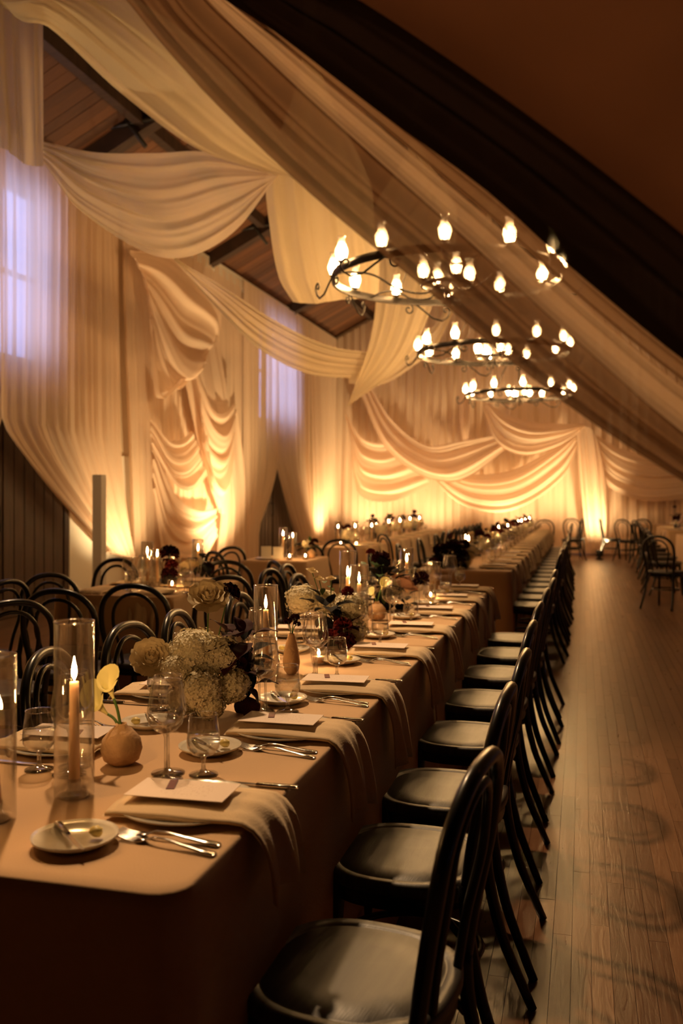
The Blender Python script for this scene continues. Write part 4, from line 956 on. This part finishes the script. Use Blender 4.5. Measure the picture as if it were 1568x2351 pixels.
for (x, y) in ((-1.05, 9.5), (-1.0, 10.7), (-1.03, 11.9), (-1.0, 13.1), (-1.03, 14.3), (-1.0, 15.5), (-1.0, 16.7)):
    hs = [('hyd', -.08, 0, .14, .085), ('hyd', .07, .02, .12, .08), (('cdark', 'carn')[k % 2], .02, -.05, .22, .06), ('carn', .1, .0, .2, .04), ('rose', -.05, -.05, .23, .04)]
    arrangement('white and dark red arrangement along the far long table, %s beyond the dark mass' % ORD[k], (x, y, ZTOP+.001), hs, [('dark', (0, 0, .16), .12, 10, .08), ('burg', (.04, 0, .2), .1, 5, .07)], .09, 20+k); k += 1
arrangement('dark red flower column on the first left table beside the candle pair', (-2.72, 5.72, ZTOP+.001), [AH('cdark', 0, 0, .22, .07), AH('carn', .02, -.02, .14, .05), AH('cdark', .0, 0, .08, .06), AH('rose', .13, .02, .14, .06), AH('cdark', .25, .05, .12, .05)], [AL('dark', .2, .05, .17, .06, 8, .07), AL('burg', 0, 0, .2, .06, 8, .05)], .08, 40)
arrangement('small white and green flowers on the second left table', (-2.68, 8.95, ZTOP+.001), [('hyd', -.05, 0, .13, .06), ('cdark', .05, -.05, .16, .04)], [('green', (0, 0, .14), .07, 10, .06)], .1, 41)
arrangement('white dome and dark red flowers on the third left table', (-2.95, 11.45, ZTOP+.001), [('hyd', .0, 0, .12, .1), ('hyd', .1, 0, .1, .08), ('cdark', -.1, 0, .2, .07), ('cdark', .0, .05, .22, .05)], [('burg', (-.1, 0, .2), .07, 8, .07)], .1, 42)
for k in range(4): arrangement('mixed dark and white flowers on the farthest left table, %s from its near end' % ORD[k], (-2.95, 13.0+1.1*k, ZTOP+.001), [('cdark', 0, 0, .25, .07), ('hyd', .1, 0, .14, .09), ('hyd', -.08, 0, .13, .07)], [('green', (0, 0, .22), .12, 8, .08), ('burg', (0, 0, .25), .1, 6, .08)], .1, 43+k)
arrangement('dark red flowers on the right table with three candles', (1.75, 18.75, ZTOP+.001), [('cdark', 0, 0, .2, .08), ('cdark', -.03, 0, .42, .035), ('blush', .1, 0, .12, .07), ('hyd', .25, 0, .1, .09)], [('burg', (0, 0, .2), .1, 8, .08)], .1, 48)
# bud vases
def calla_mesh():
    G = []
    for i in range(12):
        u = i/11; row = []
        for j in range(17):
            a = 2*PI*j/16*.97 + .05; r = .08 + .92*u**1.6*(.75+.25*math.sin(a)); r *= .85
            lip = u**3*.5*math.sin(a)
            row.append((r*math.cos(a), r*math.sin(a)+.2*u*u, u*1.25 + lip*.9 - .25*u**4))
        G.append(row)
    return MB().grid(G).mesh('calla_lily', 'calla')
CAL = calla_mesh()
def bud_vase(label, loc, kind, flowers):
    t = thing('bud_vase', label, 'vase', loc)
    prof = {'round': [(0, .001), (.024, .001), (.040, .012), (.047, .035), (.043, .058), (.026, .078), (.013, .088), (.012, .094), (.009, .093), (.009, .08)],
            'tall': [(0, .001), (.016, .001), (.026, .015), (.030, .04), (.026, .075), (.018, .11), (.011, .135), (.011, .14), (.008, .139), (.008, .12)]}[kind]
    MB().lathe(prof, 24).build('clay_body', 'clay_vase', t)
    for (k, x, y, z, r, rx, ry) in flowers:
        stem_to(t, (x, y, z), (0, 0, prof[-2][1]-.02), r=.0035 if k == 'calla' else .0018)
        me = {'calla': CAL, 'carn': CARND, 'rose': ROSE}[k]
        link({'calla': 'calla_lily', 'carn': 'carnation', 'rose': 'rose'}[k], me, t, (x, y, z), (rx, ry, 0), (r,)*3)
    return t
x1, y1 = ra(-.018, .0); x2, y2 = ra(-.035, .01)
bud_vase('round clay bud vase holding two yellow-white calla lilies, nearest', (-1.015, 1.885, ZTOP+.001), 'round', [('calla', x1, y1, .15, .044, .4, -.25), ('calla', x2, y2, .112, .05, .6, -.6)])
bud_vase('tall teardrop clay bud vase with small dark flowers beside the second cylinder candle', (-.97, 3.0, ZTOP+.001), 'tall', [('carn', .01, .01, .19, .018, 0, 0), ('carn', -.012, 0, .18, .016, .3, 0), ('carn', .02, 0, .172, .014, 0, .4)])
x1, y1 = ra(.02, 0); x2, y2 = ra(-.01, 0)
bud_vase('round clay bud vase with two small calla lilies behind the candle pair', (-.985, 4.42, ZTOP+.001), 'round', [('calla', x1, y1, .15, .04, .3, .5), ('calla', x2, y2, .11, .036, .2, -.6)])
bud_vase('clay bud vase with a dark red bloom near the end of the near run', (-.93, 5.85, ZTOP+.001), 'tall', [('carn', 0, 0, .19, .035, 0, 0)])
bud_vase('clay bud vase with a dark flower on the second left table', (-2.62, 8.75, ZTOP+.001), 'round', [('carn', 0, 0, .14, .03, 0, 0)])
# two white table-number cards on the second left table (blank to the eye at this size)
for n, (x, y) in enumerate(((-3.05, 8.62), (-2.9, 8.55))):
    o = MB().quad_box((-.05, -.006, 0), (.05, .006, .12)).build('card_frame', 'white_paint', None, False); o.location = (x, y, ZTOP+.001); o.rotation_euler = (0, 0, .2)
    tag(o, ['left', 'right'][n] + ' small white card stand below the two candle cylinders on the second left table', 'card')
# ================================================================ SPEAKER COLUMN, UPLIGHTS
p = pZ(228, 1142+F*H/9.3, 0)
t = thing('column_speaker', 'slim grey column standing behind the first left table', 'speaker', (p.x, p.y, 0))
MB().quad_box((-.05, -.05, .12), (.05, .05, 1.60)).build('column', 'gray_plastic', t, False); MB().quad_box((-.13, -.13, 0), (.13, .13, .12)).build('base', 'fixture_black', t, False)
def uplight(x, y, tx, ty, tz, power, size, label, col=(1, .70, .34)):
    t = thing('uplight', label, 'lamp', (x, y, 0), 0, 'floor uplights against the curtains')
    MB().lathe([(0, .0), (.09, .0), (.09, .02), (.03, .03), (.03, .06), (.08, .07), (.085, .2), (.078, .2), (.07, .16), (0, .16)], 18).build('can', 'fixture_black', t)
    MB().lathe([(0, .165), (.068, .165)], 16).build('lens', 'uplight_lens', t)
    ld = bpy.data.lights.new('uplight_beam', 'SPOT'); ld.energy = power; ld.color = col; ld.spot_size = size; ld.spot_blend = .8; ld.shadow_soft_size = .07
    lo = bpy.data.objects.new('uplight_beam', ld); C.objects.link(lo); lo.parent = t; lo.location = (0, 0, .215)
    d = Vector((tx-x, ty-y, tz-.215)); lo.rotation_euler = d.to_track_quat('-Z', 'Y').to_euler()
    return t
for (x, y, tx, ty, tz, pw, lab) in ((-5.3, 11.0, -6.15, 11.2, 2.2, .55, 'uplight at the foot of the near swept curtain'), (-4.9, 14.0, -6.1, 14.2, 2.2, 1.7, 'uplight under the cascading swags'), (-5.3, 20.7, -6.1, 20.9, 2.6, 1.1, 'uplight between the far door and the corner'),
                               (-5.2, 21.7, -5.3, 22.6, 2.6, .8, 'uplight in the far left corner'), (-3.6, 21.5, -3.6, 22.6, 2.6, .9, 'uplight under the left far-wall swag'), (-1.6, 21.4, -1.6, 22.5, 2.4, .9, 'uplight under the widest far-wall swag'),
                               (.36, 21.0, .3, 22.0, 1.8, 1.8, 'uplight at the foot of the bright column drape'), (-5.6, 6.6, -6.1, 6.6, 3, .8, 'uplight left of the near door, outside the picture')):
    uplight(x, y, tx, ty, tz, UP_W*pw, 1.9, lab)
